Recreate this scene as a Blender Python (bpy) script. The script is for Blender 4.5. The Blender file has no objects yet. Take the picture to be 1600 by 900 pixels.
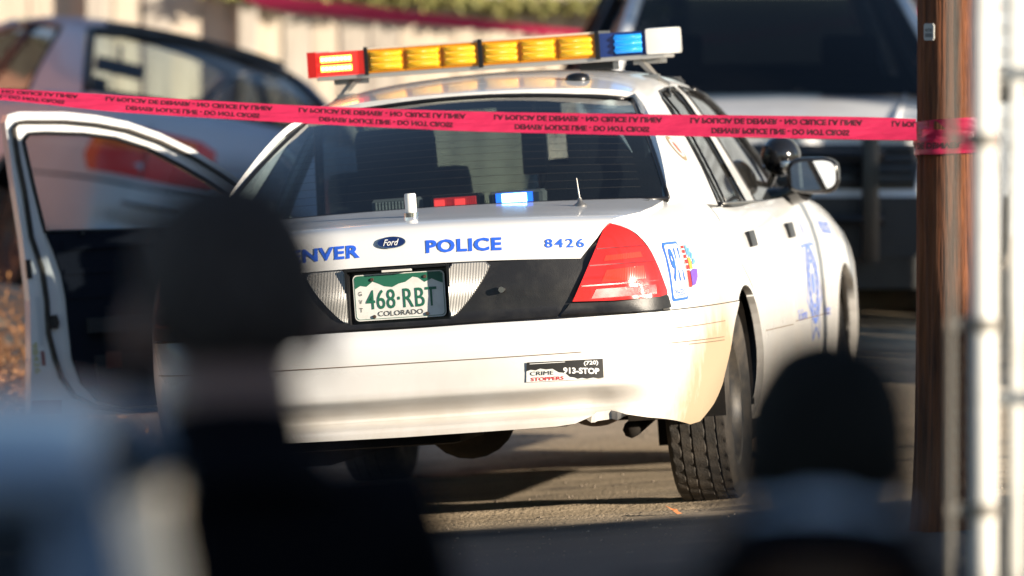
# A patrol car behind police tape in an alley; telephoto view, low winter sun from the right
import bpy, bmesh, math, random
import numpy as np
from mathutils import Vector, Matrix, Euler
from mathutils.geometry import delaunay_2d_cdt

scn = bpy.context.scene
col = scn.collection
rng = random.Random(7)

# ------------------------------------------------------------------ camera
CAMZ, PITCH = 1.78, .0343
cam_d = bpy.data.cameras.new('camera'); cam = bpy.data.objects.new('camera', cam_d); col.objects.link(cam)
cam.location = (0, 0, CAMZ); cam.rotation_euler = (math.pi/2 - PITCH, 0, 0)
cam_d.lens = 300; cam_d.sensor_width = 36; cam_d.sensor_fit = 'HORIZONTAL'
cam_d.clip_start = .5; cam_d.clip_end = 3000
cam_d.dof.use_dof = True; cam_d.dof.focus_distance = 27.9; cam_d.dof.aperture_fstop = 2.9; cam_d.dof.aperture_blades = 0
scn.camera = cam

# ------------------------------------------------------------------ sky, sun, exposure
SUN_EL = math.radians(13.0); SUN_DIR = Vector((.829*math.cos(SUN_EL), -.559*math.cos(SUN_EL), math.sin(SUN_EL)))
world = bpy.data.worlds.new('World'); scn.world = world; world.use_nodes = True
wn = world.node_tree; bg = wn.nodes['Background']; sky = wn.nodes.new('ShaderNodeTexSky')
sky.sky_type = 'NISHITA'; sky.sun_disc = False; sky.sun_elevation = SUN_EL; sky.sun_rotation = math.atan2(SUN_DIR.x, SUN_DIR.y)
sky.altitude = 1600; sky.air_density = 1.0; sky.dust_density = .6; sky.ozone_density = 1.2
wn.links.new(sky.outputs[0], bg.inputs[0]); bg.inputs[1].default_value = .075
sun_d = bpy.data.lights.new('sun', 'SUN'); sun_d.energy = 5.0; sun_d.angle = math.radians(.55); sun_d.color = (1.0, .87, .70)
sun = bpy.data.objects.new('sun', sun_d); col.objects.link(sun)
sun.rotation_euler = SUN_DIR.to_track_quat('Z', 'Y').to_euler(); sun.location = (12, -14, 9)
scn.view_settings.view_transform = 'Standard'; scn.view_settings.look = 'None'
scn.view_settings.exposure = 1.08; scn.view_settings.gamma = 1; scn.view_settings.use_curve_mapping = False
scn.cycles.use_denoising = True
try: scn.cycles.denoiser = 'OPENIMAGEDENOISE'
except Exception: pass
scn.cycles.max_bounces = 10; scn.cycles.transparent_max_bounces = 16; scn.cycles.sample_clamp_indirect = 6
scn.cycles.caustics_reflective = False; scn.cycles.caustics_refractive = False

# ------------------------------------------------------------------ helpers
def tag(o, label=None, cat=None, group=None, kind=None):
    if label: o['label'] = label
    if cat: o['category'] = cat
    if group: o['group'] = group
    if kind: o['kind'] = kind
    return o
def empty(name, loc=(0,0,0), rot=(0,0,0), label=None, cat=None, group=None):
    o = bpy.data.objects.new(name, None); col.objects.link(o); o.location = loc; o.rotation_euler = rot
    o.empty_display_size = .2; return tag(o, label, cat, group)
def link(name, me, mat=None, parent=None):
    o = bpy.data.objects.new(name, me); col.objects.link(o)
    if mat is not None and not me.materials: me.materials.append(mat)
    if parent is not None: o.parent = parent
    return o
def mesh(name, V, Fc, mat=None, parent=None, smooth=False, lnorm=None, mats=None, mi=None):
    me = bpy.data.meshes.new(name); me.from_pydata([tuple(map(float, v)) for v in V], [], Fc); me.update()
    if mats:
        for m in mats: me.materials.append(m)
        if mi is not None: me.polygons.foreach_set('material_index', mi)
    if smooth: me.polygons.foreach_set('use_smooth', [True]*len(me.polygons))
    if lnorm is not None: me.normals_split_custom_set(lnorm)
    return link(name, me, mat, parent)

class MB:
    """collects simple solids into one mesh"""
    def __init__(self): self.v = []; self.f = []
    def add(self, V, Fc):
        n = len(self.v); self.v += [tuple(p) for p in V]; self.f += [tuple(i+n for i in q) for q in Fc]; return self
    def box(self, lo, hi, mtx=None, bev=0):
        (a,b,c),(d,e,g) = lo, hi
        if bev:
            bm = bmesh.new(); bmesh.ops.create_cube(bm, size=1)
            for v in bm.verts: v.co = Vector(((a+d)/2 + v.co.x*(d-a), (b+e)/2 + v.co.y*(e-b), (c+g)/2 + v.co.z*(g-c)))
            bmesh.ops.bevel(bm, geom=list(bm.edges), offset=bev, segments=2, profile=.7, affect='EDGES')
            bm.verts.ensure_lookup_table(); bm.verts.index_update()
            V = [v.co.copy() for v in bm.verts]; Fc = [[v.index for v in q.verts] for q in bm.faces]; bm.free()
        else:
            V = [Vector(p) for p in ((a,b,c),(d,b,c),(d,e,c),(a,e,c),(a,b,g),(d,b,g),(d,e,g),(a,e,g))]
            Fc = [(0,3,2,1),(4,5,6,7),(0,1,5,4),(1,2,6,5),(2,3,7,6),(3,0,4,7)]
        if mtx is not None: V = [mtx @ Vector(p) for p in V]
        return self.add(V, Fc)
    def tube(self, pts, r, n=8, cap=True):
        pts = [Vector(p) for p in pts]; R = r if isinstance(r, (list, tuple)) else [r]*len(pts)
        V = []; Fc = []; up = None
        for i, p in enumerate(pts):
            t = (pts[min(i+1, len(pts)-1)] - pts[max(i-1, 0)]).normalized()
            if up is None: up = t.orthogonal().normalized()
            up = (up - t*up.dot(t)).normalized(); b = t.cross(up)
            for k in range(n):
                a = 2*math.pi*k/n; V.append(p + (up*math.cos(a) + b*math.sin(a))*R[i])
        for i in range(len(pts)-1):
            for k in range(n):
                k2 = (k+1) % n; Fc.append((i*n+k, i*n+k2, (i+1)*n+k2, (i+1)*n+k))
        if cap: Fc.append(tuple(reversed(range(n)))); Fc.append(tuple((len(pts)-1)*n+k for k in range(n)))
        return self.add(V, Fc)
    def lathe(self, prof, n=32, axis='z', mtx=None, rfun=None):
        """prof: (radius, height) pairs"""
        V = []; Fc = []; m = len(prof)
        for j in range(n):
            a = 2*math.pi*j/n; c, s = math.cos(a), math.sin(a)
            for i, (r, h) in enumerate(prof):
                if rfun: r = r + rfun(i, j)
                p = Vector((r*c, r*s, h)) if axis == 'z' else (Vector((h, r*c, r*s)) if axis == 'x' else Vector((r*s, h, r*c)))
                V.append(mtx @ p if mtx is not None else p)
        for j in range(n):
            j2 = (j+1) % n
            for i in range(m-1): Fc.append((j*m+i, j2*m+i, j2*m+i+1, j*m+i+1))
        return self.add(V, Fc)
    def sphere(self, c, r, n=20, m=12, fun=None):
        R = r if isinstance(r, (list, tuple)) else (r, r, r); V = []; Fc = []
        for i in range(m+1):
            th = math.pi*i/m
            for k in range(n):
                a = 2*math.pi*k/n; d = Vector((math.sin(th)*math.cos(a), math.sin(th)*math.sin(a), math.cos(th)))
                q = fun(d) if fun else 1
                V.append((c[0]+d.x*R[0]*q, c[1]+d.y*R[1]*q, c[2]+d.z*R[2]*q))
        for i in range(m):
            for k in range(n): Fc.append((i*n+k, (i+1)*n+k, (i+1)*n+(k+1)%n, i*n+(k+1)%n))
        return self.add(V, Fc)
    def prism(self, poly, z0, z1, fn=None):
        """polygon (x, y) extruded along z; fn maps (x, y, z) to space"""
        n = len(poly); V = [(x, y, z0) for x, y in poly] + [(x, y, z1) for x, y in poly]
        if fn: V = [fn(*p) for p in V]
        Fc = [tuple(reversed(range(n))), tuple(range(n, 2*n))] + [(i, (i+1)%n, n+(i+1)%n, n+i) for i in range(n)]
        return self.add(V, Fc)
    def build(self, name, mat, parent=None, smooth=False, angle=None):
        o = mesh(name, self.v, self.f, mat, parent, smooth or angle is not None)
        if angle is not None: o.data.set_sharp_from_angle(angle=math.radians(angle))
        return o

def inpoly(x, y, poly):
    c = False; j = len(poly)-1
    for i in range(len(poly)):
        xi, yi = poly[i]; xj, yj = poly[j]
        if (yi > y) != (yj > y) and x < (xj-xi)*(y-yi)/(yj-yi) + xi: c = not c
        j = i
    return c
def resample(poly, step):
    out = []
    for i in range(len(poly)):
        a = poly[i]; b = poly[(i+1) % len(poly)]; n = max(1, int(math.ceil(math.hypot(b[0]-a[0], b[1]-a[1])/step)))
        out += [(a[0]+(b[0]-a[0])*k/n, a[1]+(b[1]-a[1])*k/n) for k in range(n)]
    return out
def smooth_poly(poly, it=2):
    for _ in range(it):
        q = []
        for i in range(len(poly)):
            a = poly[i]; b = poly[(i+1) % len(poly)]
            q += [(.75*a[0]+.25*b[0], .75*a[1]+.25*b[1]), (.25*a[0]+.75*b[0], .25*a[1]+.75*b[1])]
        poly = q
    return poly
def patch(name, outline, surf, mat, parent, step=.05, off=0.0, thick=.02, holes=(), disp=None, xf=None, rim_in=None):
    """polygon in surface coordinates laid on surf(u, v), given a rim of depth thick; exact surface normals"""
    sgn = sum(outline[i][0]*outline[(i+1) % len(outline)][1]-outline[(i+1) % len(outline)][0]*outline[i][1] for i in range(len(outline)))
    if sgn < 0: outline = outline[::-1]
    loops = [resample(outline, step)]
    for h in holes:
        sg = sum(h[i][0]*h[(i+1) % len(h)][1]-h[(i+1) % len(h)][0]*h[i][1] for i in range(len(h)))
        loops.append(resample(h if sg < 0 else h[::-1], step))
    pts = []; edges = []
    for lp in loops:
        n0 = len(pts); pts += lp; edges += [(n0+i, n0+(i+1) % len(lp)) for i in range(len(lp))]
    nb = len(pts); B = np.array(pts)
    u0, v0 = B.min(0); u1, v1 = B.max(0)
    nu = int((u1-u0)/step)+1; nv = int((v1-v0)/step)+1
    for i in range(nu+1):
        for j in range(nv+1):
            u = u0 + (i+.5*(j % 2))*step; v = v0 + j*step
            if inpoly(u, v, loops[0]) and not any(inpoly(u, v, h) for h in loops[1:]):
                if ((B[:,0]-u)**2+(B[:,1]-v)**2).min() > (.45*step)**2: pts.append((u, v))
    vo, eo, fo, *_ = delaunay_2d_cdt([Vector(p) for p in pts], edges, [], 0, 1e-7)
    P = [(p.x, p.y) for p in vo]; tri = []
    for f in fo:
        cx = sum(P[i][0] for i in f)/3; cy = sum(P[i][1] for i in f)/3
        if inpoly(cx, cy, loops[0]) and not any(inpoly(cx, cy, h) for h in loops[1:]): tri.append(tuple(f))
    e = 1e-3
    def pn(u, v):
        p = surf(u, v); a = surf(u+e, v)-surf(u-e, v); b = surf(u, v+e)-surf(u, v-e); n = np.cross(a, b); n = n/(np.linalg.norm(n)+1e-12)
        return p, n
    V = []; N = []
    for u, v in P:
        p, n = pn(u, v); d = off + (disp(u, v) if disp else 0)
        if disp:
            du = (disp(u+e, v)-disp(u-e, v)); dv = (disp(u, v+e)-disp(u, v-e))
            a = surf(u+e, v)+n*du*.5-surf(u-e, v)+n*du*.5; b = surf(u, v+e)-surf(u, v-e)+n*dv
            n2 = np.cross(a, b); n2 = n2/(np.linalg.norm(n2)+1e-12)
            V.append(p + n*d); N.append(n2)
        else: V.append(p + n*d); N.append(n)
    faces = list(tri); cnt = {}
    for f in tri:
        for i in range(3):
            k = (f[i], f[(i+1) % 3]); cnt[k] = cnt.get(k, 0)+1
    lnv = [N[i] for f in tri for i in f]
    if thick:
        rim = {}
        for (a, b) in [k for k in cnt if (k[1], k[0]) not in cnt]:
            for q in (a, b):
                if q not in rim:
                    rim[q] = len(V); V.append(np.array(V[q])); V.append(np.array(V[q]) - np.array(N[q])*thick); N += [N[q], N[q]]
            ra, rb = rim[a], rim[b]; faces.append((rb, ra, ra+1, rb+1))
            fn = np.cross(np.array(V[ra])-V[rb], np.array(V[ra+1])-V[ra]); fn = fn/(np.linalg.norm(fn)+1e-12)
            lnv += [fn]*4
    if xf is not None: V = [np.array(v)*xf for v in V]
    return mesh(name, V, faces, mat, parent, True, [tuple(map(float, n)) for n in lnv])
def mirror_poly(p, ax=0.0): return [(2*ax-u, v) for u, v in p][::-1]
def sheet(name, fn, nu, nv, mat, parent=None, u=(0,1), v=(0,1), thick=0):
    V = []; Fc = []
    for i in range(nu+1):
        for j in range(nv+1): V.append(tuple(fn(u[0]+(u[1]-u[0])*i/nu, v[0]+(v[1]-v[0])*j/nv)))
    for i in range(nu):
        for j in range(nv):
            a = i*(nv+1)+j; Fc.append((a, a+nv+1, a+nv+2, a+1))
    o = mesh(name, V, Fc, mat, parent, True)
    if thick:
        m = o.modifiers.new('solid', 'SOLIDIFY'); m.thickness = thick; m.offset = -1
    return o
_tc = {}
def text2d(s, bold=0.0, shear=0.0, spacing=1.0):
    """outline of a word in the built-in font, normalised to width 1 and height 1"""
    k = (s, bold, shear, spacing)
    if k in _tc: return _tc[k]
    cu = bpy.data.curves.new('lettering', 'FONT'); cu.body = s; cu.size = 1; cu.offset = bold; cu.shear = shear; cu.space_character = spacing
    cu.resolution_u = 3; cu.fill_mode = 'FRONT' if hasattr(cu, 'fill_mode') else cu.fill_mode
    o = bpy.data.objects.new('lettering', cu); col.objects.link(o); bpy.context.view_layer.update()
    me = o.evaluated_get(bpy.context.evaluated_depsgraph_get()).to_mesh()
    V = np.array([v.co[:2] for v in me.vertices]); Fc = [tuple(p.vertices) for p in me.polygons]
    bpy.data.objects.remove(o); bpy.data.curves.remove(cu)
    lo, hi = V.min(0), V.max(0); V = (V-(lo+hi)/2)/(hi-lo); _tc[k] = (V, Fc); return _tc[k]
def lettering(name, s, surf, u0, v0, w, h, mat, parent, off=.0015, flip=False, bold=0.0, shear=0.0, spacing=1.0, rot=0.0, skew=0.0):
    V, Fc = text2d(s, bold, shear, spacing); out = []; e = 1e-3; c, sn = math.cos(rot), math.sin(rot)
    for x, y in V:
        x, y = x*w, (-y if flip else y)*h; x, y = x*c-y*sn, x*sn+y*c; y += skew*x
        u, v = u0+x, v0+y
        p = surf(u, v); n = np.cross(surf(u+e, v)-surf(u-e, v), surf(u, v+e)-surf(u, v-e)); n = n/(np.linalg.norm(n)+1e-12)
        out.append(p+n*off)
    if flip: Fc = [tuple(reversed(f)) for f in Fc]
    return mesh(name, out, Fc, mat, parent)

# ------------------------------------------------------------------ materials
def mat(name, base, rough=.5, metal=0.0, coat=0.0, spec=.5, noise=None, bump=None, emit=None, emit_s=0, trans=0.0, alpha=1.0, sss=0, noise_map='Object'):
    m = bpy.data.materials.new(name); m.use_nodes = True; nt = m.node_tree; b = nt.nodes['Principled BSDF']
    b.inputs['Base Color'].default_value = (*base, 1); b.inputs['Roughness'].default_value = rough; b.inputs['Metallic'].default_value = metal
    b.inputs['Coat Weight'].default_value = coat; b.inputs['Coat Roughness'].default_value = .04; b.inputs['Specular IOR Level'].default_value = spec
    if trans: b.inputs['Transmission Weight'].default_value = trans
    if emit: b.inputs['Emission Color'].default_value = (*emit, 1); b.inputs['Emission Strength'].default_value = emit_s
    tc = nt.nodes.new('ShaderNodeTexCoord')
    if noise:   # (scale, colour two, low, high[, stretch])
        sc, c2, lo, hi = noise[:4]; mp = nt.nodes.new('ShaderNodeMapping'); nt.links.new(tc.outputs[noise_map], mp.inputs[0])
        if len(noise) > 4: mp.inputs['Scale'].default_value = noise[4]
        nz = nt.nodes.new('ShaderNodeTexNoise'); nz.inputs['Scale'].default_value = sc; nz.inputs['Detail'].default_value = 6; nz.inputs['Roughness'].default_value = .65
        nt.links.new(mp.outputs[0], nz.inputs['Vector'])
        rp = nt.nodes.new('ShaderNodeValToRGB'); rp.color_ramp.elements[0].position = lo; rp.color_ramp.elements[1].position = hi
        rp.color_ramp.elements[0].color = (*base, 1); rp.color_ramp.elements[1].color = (*c2, 1)
        nt.links.new(nz.outputs['Fac'], rp.inputs[0]); nt.links.new(rp.outputs[0], b.inputs['Base Color'])
    if bump:    # (scale, strength[, stretch])
        mp = nt.nodes.new('ShaderNodeMapping'); nt.links.new(tc.outputs[noise_map], mp.inputs[0])
        if len(bump) > 2: mp.inputs['Scale'].default_value = bump[2]
        nz = nt.nodes.new('ShaderNodeTexNoise'); nz.inputs['Scale'].default_value = bump[0]; nz.inputs['Detail'].default_value = 5
        nt.links.new(mp.outputs[0], nz.inputs['Vector']); bp = nt.nodes.new('ShaderNodeBump'); bp.inputs['Strength'].default_value = bump[1]; bp.inputs['Distance'].default_value = .01
        nt.links.new(nz.outputs['Fac'], bp.inputs['Height']); nt.links.new(bp.outputs[0], b.inputs['Normal'])
    return m
def glass_mat(name, tint, rough=.01, ior=1.45, dirt=None):
    m = bpy.data.materials.new(name); m.use_nodes = True; nt = m.node_tree
    for n in list(nt.nodes): nt.nodes.remove(n)
    o = nt.nodes.new('ShaderNodeOutputMaterial'); t = nt.nodes.new('ShaderNodeBsdfTransparent'); g = nt.nodes.new('ShaderNodeBsdfGlossy')
    # reflectance rises towards grazing angles the same way on both faces of the pane
    lw = nt.nodes.new('ShaderNodeLayerWeight'); lw.inputs[0].default_value = .5; pw = nt.nodes.new('ShaderNodeMath'); pw.operation = 'POWER'; pw.inputs[1].default_value = 5
    f0 = ((ior-1)/(ior+1))**2; ma = nt.nodes.new('ShaderNodeMath'); ma.operation = 'MULTIPLY_ADD'; ma.inputs[1].default_value = 1-f0; ma.inputs[2].default_value = f0; mx = nt.nodes.new('ShaderNodeMixShader')
    t.inputs[0].default_value = (*tint, 1); g.inputs['Roughness'].default_value = rough; g.inputs[0].default_value = (1,1,1,1)
    nt.links.new(lw.outputs['Facing'], pw.inputs[0]); nt.links.new(pw.outputs[0], ma.inputs[0])
    nt.links.new(ma.outputs[0], mx.inputs[0]); nt.links.new(t.outputs[0], mx.inputs[1]); nt.links.new(g.outputs[0], mx.inputs[2])
    last = mx
    if dirt:
        d = nt.nodes.new('ShaderNodeBsdfDiffuse'); d.inputs[0].default_value = (*dirt[1], 1); nz = nt.nodes.new('ShaderNodeTexNoise'); nz.inputs['Scale'].default_value = 6; nz.inputs['Detail'].default_value = 7
        mm = nt.nodes.new('ShaderNodeMath'); mm.operation = 'MULTIPLY'; mm.inputs[1].default_value = dirt[0]; nt.links.new(nz.outputs['Fac'], mm.inputs[0])
        m2 = nt.nodes.new('ShaderNodeMixShader'); nt.links.new(mm.outputs[0], m2.inputs[0]); nt.links.new(mx.outputs[0], m2.inputs[1]); nt.links.new(d.outputs[0], m2.inputs[2]); last = m2
    nt.links.new(last.outputs[0], o.inputs[0]); return m
def dusty_paint(name, base, dust, z0, z1, amount=.75, rough=.22):
    """gloss paint with road film that thickens towards the sills"""
    m = mat(name, base, rough, 0, .6); nt = m.node_tree; b = nt.nodes['Principled BSDF']
    tc = nt.nodes.new('ShaderNodeTexCoord'); sp = nt.nodes.new('ShaderNodeSeparateXYZ'); nt.links.new(tc.outputs['Object'], sp.inputs[0])
    mr = nt.nodes.new('ShaderNodeMapRange'); mr.inputs['From Min'].default_value = z1; mr.inputs['From Max'].default_value = z0; mr.inputs['To Max'].default_value = 1
    nt.links.new(sp.outputs['Z'], mr.inputs['Value'])
    nz = nt.nodes.new('ShaderNodeTexNoise'); nz.inputs['Scale'].default_value = 5; nz.inputs['Detail'].default_value = 8; nz.inputs['Roughness'].default_value = .7
    mp = nt.nodes.new('ShaderNodeMapping'); mp.inputs['Scale'].default_value = (1, 1, .45); nt.links.new(tc.outputs['Object'], mp.inputs[0]); nt.links.new(mp.outputs[0], nz.inputs['Vector'])
    mu = nt.nodes.new('ShaderNodeMath'); mu.operation = 'MULTIPLY'; nt.links.new(mr.outputs[0], mu.inputs[0]); nt.links.new(nz.outputs['Fac'], mu.inputs[1])
    m3 = nt.nodes.new('ShaderNodeMath'); m3.operation = 'MULTIPLY_ADD'; m3.inputs[1].default_value = 1.6*amount; m3.use_clamp = True
    n2 = nt.nodes.new('ShaderNodeTexNoise'); n2.inputs['Scale'].default_value = 2.3; n2.inputs['Detail'].default_value = 9; nt.links.new(tc.outputs['Object'], n2.inputs['Vector'])
    sb = nt.nodes.new('ShaderNodeMapRange'); sb.inputs['From Min'].default_value = .52; sb.inputs['From Max'].default_value = .9; sb.inputs['To Max'].default_value = .35; nt.links.new(n2.outputs['Fac'], sb.inputs['Value'])
    nt.links.new(mu.outputs[0], m3.inputs[0]); nt.links.new(sb.outputs[0], m3.inputs[2])
    ab = nt.nodes.new('ShaderNodeVectorMath'); ab.operation = 'ABSOLUTE'; nt.links.new(tc.outputs['Object'], ab.inputs[0])
    ds = nt.nodes.new('ShaderNodeVectorMath'); ds.operation = 'DISTANCE'; ds.inputs[1].default_value = (.93,.80,.30); nt.links.new(ab.outputs[0], ds.inputs[0])
    dr = nt.nodes.new('ShaderNodeMapRange'); dr.inputs['From Min'].default_value = .62; dr.inputs['From Max'].default_value = .10; dr.inputs['To Max'].default_value = 2.6; nt.links.new(ds.outputs['Value'], dr.inputs['Value'])
    dm_ = nt.nodes.new('ShaderNodeMath'); dm_.operation = 'MULTIPLY_ADD'; dm_.use_clamp = True; nt.links.new(dr.outputs[0], dm_.inputs[0]); nt.links.new(nz.outputs['Fac'], dm_.inputs[1]); nt.links.new(m3.outputs[0], dm_.inputs[2]); m3 = dm_
    mx = nt.nodes.new('ShaderNodeMix'); mx.data_type = 'RGBA'; mx.inputs[6].default_value = (*base, 1); mx.inputs[7].default_value = (*dust, 1)
    nt.links.new(m3.outputs[0], mx.inputs[0]); nt.links.new(mx.outputs[2], b.inputs['Base Color'])
    rr = nt.nodes.new('ShaderNodeMapRange'); rr.inputs['To Min'].default_value = rough; rr.inputs['To Max'].default_value = .7; nt.links.new(m3.outputs[0], rr.inputs['Value']); nt.links.new(rr.outputs[0], b.inputs['Roughness'])
    c = nt.nodes.new('ShaderNodeMapRange'); c.inputs['To Min'].default_value = .6; c.inputs['To Max'].default_value = .05; nt.links.new(m3.outputs[0], c.inputs['Value']); nt.links.new(c.outputs[0], b.inputs['Coat Weight'])
    return m
K = {}
K['white'] = dusty_paint('white_paint', (.78,.78,.77), (.38,.29,.19), .26, .64, .6)
K['white_door'] = dusty_paint('white_door_paint', (.74,.75,.76), (.46,.40,.33), .2, .6, .5)
K['black'] = mat('black_plastic', (.012,.012,.013), .38, noise=(9,(.035,.034,.032),.45,.8), bump=(300,.12))
K['trim'] = mat('black_trim', (.008,.008,.009), .3)
K['rubber'] = mat('tyre_rubber', (.018,.017,.016), .8, noise=(7,(.085,.07,.055),.4,.75), bump=(140,.25))
K['steel'] = mat('dark_wheel_steel', (.03,.03,.032), .45, .3, noise=(12,(.10,.085,.065),.4,.7))
K['chrome'] = mat('chrome', (.75,.75,.75), .12, 1)
K['metal'] = mat('dull_metal', (.32,.31,.29), .42, .9)
K['under'] = mat('underbody', (.010,.009,.008), .9, spec=.2, noise=(6,(.04,.03,.022),.4,.8))
K['rust'] = mat('exhaust_rust', (.10,.06,.04), .7, .3, noise=(14,(.04,.03,.025),.35,.7))
K['glass'] = glass_mat('tinted_glass', (.30,.34,.35), dirt=(.045,(.5,.48,.44)))
K['rear_glass'] = glass_mat('rear_window_glass', (.46,.53,.55), dirt=(.014,(.45,.46,.48)))
K['clear_glass'] = glass_mat('windscreen_glass', (.75,.82,.8))
K['dark_glass'] = glass_mat('dark_glass', (.10,.12,.13), dirt=(.03,(.4,.42,.45)))
K['interior'] = mat('interior_black', (.012,.013,.016), .75, bump=(90,.2))
K['seat'] = mat('seat_cloth', (.018,.020,.026), .9, bump=(160,.3))
K['navy'] = mat('door_trim_navy', (.007,.010,.018), .85, spec=.15, bump=(120,.25))
K['blue_ink'] = mat('blue_lettering', (.03,.13,.72), .35)
K['pale_blue_ink'] = mat('pale_blue_lettering', (.13,.22,.62), .4)
K['white_ink'] = mat('white_lettering', (.8,.8,.78), .5)
K['black_ink'] = mat('black_ink', (.012,.012,.012), .6)
K['red_ink'] = mat('red_ink', (.55,.03,.03), .5)
K['green_ink'] = mat('plate_green', (.018,.13,.08), .45)
K['plate'] = mat('plate_white', (.72,.73,.70), .4, noise=(30,(.6,.6,.56),.45,.8))
import math
import numpy as np
def hermite(xs, ys):
    xs = np.array(xs, float); ys = np.array(ys, float); n = len(xs)
    d = np.diff(ys) / np.diff(xs); m = np.zeros(n); m[0] = d[0]; m[-1] = d[-1]
    for i in range(1, n - 1):
        if d[i-1] * d[i] > 0:
            h0, h1 = xs[i] - xs[i-1], xs[i+1] - xs[i]
            w1, w2 = 2*h1 + h0, h1 + 2*h0
            m[i] = (w1 + w2) / (w1 / d[i-1] + w2 / d[i])
    def f(x):
        x = min(max(float(x), xs[0]), xs[-1]); i = min(max(int(np.searchsorted(xs, x)) - 1, 0), n - 2)
        h = xs[i+1] - xs[i]; t = (x - xs[i]) / h
        return ((2*t**3-3*t**2+1)*ys[i] + (t**3-2*t**2+t)*h*m[i] + (-2*t**3+3*t**2)*ys[i+1] + (t**3-t**2)*h*m[i+1])
    return f
def sstep(a, b, x):
    t = min(max((x - a) / (b - a), 0.0), 1.0); return t*t*(3-2*t)
# ---- patrol car: plan outline of the body, rear centre -> right side -> front centre
OUT = [(0,0),(.25,.006),(.5,.032),(.66,.08),(.765,.145),(.835,.23),(.88,.34),(.918,.5),(.95,.75),(.97,1.05),(.98,1.4),(.986,2.0),
       (.988,3.0),(.988,3.8),(.987,4.3),(.965,4.8),(.885,5.1),(.7,5.26),(.4,5.36),(0,5.385)]
def cr_poly(pts, n=14):
    P = np.array([tuple(2*np.array(pts[0]) - np.array(pts[1]))] + list(pts) + [tuple(2*np.array(pts[-1]) - np.array(pts[-2]))], float)
    P[0] = (-pts[1][0], pts[1][1]); P[-1] = (-pts[-2][0], pts[-2][1])
    out = []
    for i in range(1, len(P) - 2):
        p0, p1, p2, p3 = P[i-1], P[i], P[i+1], P[i+2]
        t0 = 0; t1 = t0 + np.linalg.norm(p1-p0)**.5; t2 = t1 + np.linalg.norm(p2-p1)**.5; t3 = t2 + np.linalg.norm(p3-p2)**.5
        for k in range(n):
            t = t1 + (t2-t1)*k/n
            A1=(t1-t)/(t1-t0)*p0+(t-t0)/(t1-t0)*p1; A2=(t2-t)/(t2-t1)*p1+(t-t1)/(t2-t1)*p2; A3=(t3-t)/(t3-t2)*p2+(t-t2)/(t3-t2)*p3
            B1=(t2-t)/(t2-t0)*A1+(t-t0)/(t2-t0)*A2; B2=(t3-t)/(t3-t1)*A2+(t-t1)/(t3-t1)*A3
            out.append((t2-t)/(t2-t1)*B1+(t-t1)/(t2-t1)*B2)
    out.append(P[-2]); return np.array(out)
_P = cr_poly(OUT); _S = np.concatenate([[0], np.cumsum(np.linalg.norm(np.diff(_P, axis=0), axis=1))])
_T = np.gradient(_P, _S, axis=0); _T /= np.linalg.norm(_T, axis=1)[:, None]
SMAX = _S[-1]
def s_y(y):   # arc length where the side reaches y
    m = np.argmax(_P[:, 0] >= .80); j = m + np.searchsorted(_P[m:, 1], y); j = min(max(j, 1), len(_S)-1)
    a = (y - _P[j-1, 1]) / (_P[j, 1] - _P[j-1, 1] + 1e-12); return _S[j-1] + a*(_S[j]-_S[j-1])
def s_x(x):   # arc length where the rear reaches x
    return float(np.interp(x, _P[:int(np.argmax(_P[:,0]))+1, 0], _S[:int(np.argmax(_P[:,0]))+1]))
def deck(x, y): return 1.026 + .06*(y - .12) - .056*x*x
in_side = hermite([.2,.28,.34,.42,.5,.6,.7,.8,.88,.95,1.0,1.05,1.15],[.09,.045,.022,.008,.001,0,.001,.012,.032,.062,.098,.145,.245])
z_side  = hermite([.2,.9,.95,1.0,1.05,1.15],[.2,.9,.948,.985,1.012,1.03])
in_rear = hermite([.2,.30,.335,.355,.366,.376,.388,.40,.455,.464,.475,.50,.57,.62,.655,.683,.70,.80,.89,.95,1.0,1.05,1.15],
                  [.20,.062,.046,.046,.056,.098,.122,.114,.012,.003,.001,.001,0,.003,.014,.04,.058,.066,.084,.10,.13,.17,.26])
def S(s, h, off=0.0):
    a = abs(s); i = min(max(int(np.searchsorted(_S, a)), 1), len(_S)-1); t = (a - _S[i-1])/(_S[i]-_S[i-1])
    p = _P[i-1] + t*(_P[i]-_P[i-1]); T = _T[i-1] + t*(_T[i]-_T[i-1]); T = T/np.linalg.norm(T); n = (T[1], -T[0])
    w = sstep(.62, .93, a)
    wf = sstep(4.2, 5.3, p[1])
    ins = in_rear(h)*(1-w) + in_side(h)*w
    z = z_side(h)
    k = sstep(.93, 1.13, h)
    x, y = p[0] - n[0]*ins, p[1] - n[1]*ins
    if y < 2.0: z += (deck(x, y) - 1.03)*k*(1-sstep(1.2, 2.0, y))
    if z > .6: z = .6 + (z-.6)*(1 - .42*sstep(3.7, 5.45, y))
    # lower rear corner dips to a tip just behind the wheel arch
    x += n[0]*off; y += n[1]*off
    return np.array([x if s >= 0 else -x, y, z])
# trunk lid: rear face and top in one sheet, q runs up the rear face and then forward
_lid = [(.089,.893),(.094,.93),(.104,.965),(.121,.996),(.146,1.016),(.19,1.027),(.35,1.04),(.6,1.055),(.95,1.076)]
_lq = np.concatenate([[0], np.cumsum(np.hypot(*np.diff(np.array(_lid), axis=0).T))]); LQ = _lq[-1]
_ly = hermite(_lq, [p[0] for p in _lid]); _lz = hermite(_lq, [p[1] for p in _lid])
def y_out(x):
    return float(np.interp(abs(x), _P[:130, 0], _P[:130, 1]))
def L(x, q):
    y = _ly(q); z = _lz(q)
    return np.array([x, y + y_out(min(abs(x), .8))*(1-sstep(.12, .6, q))*.9, z - .056*x*x])
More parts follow.
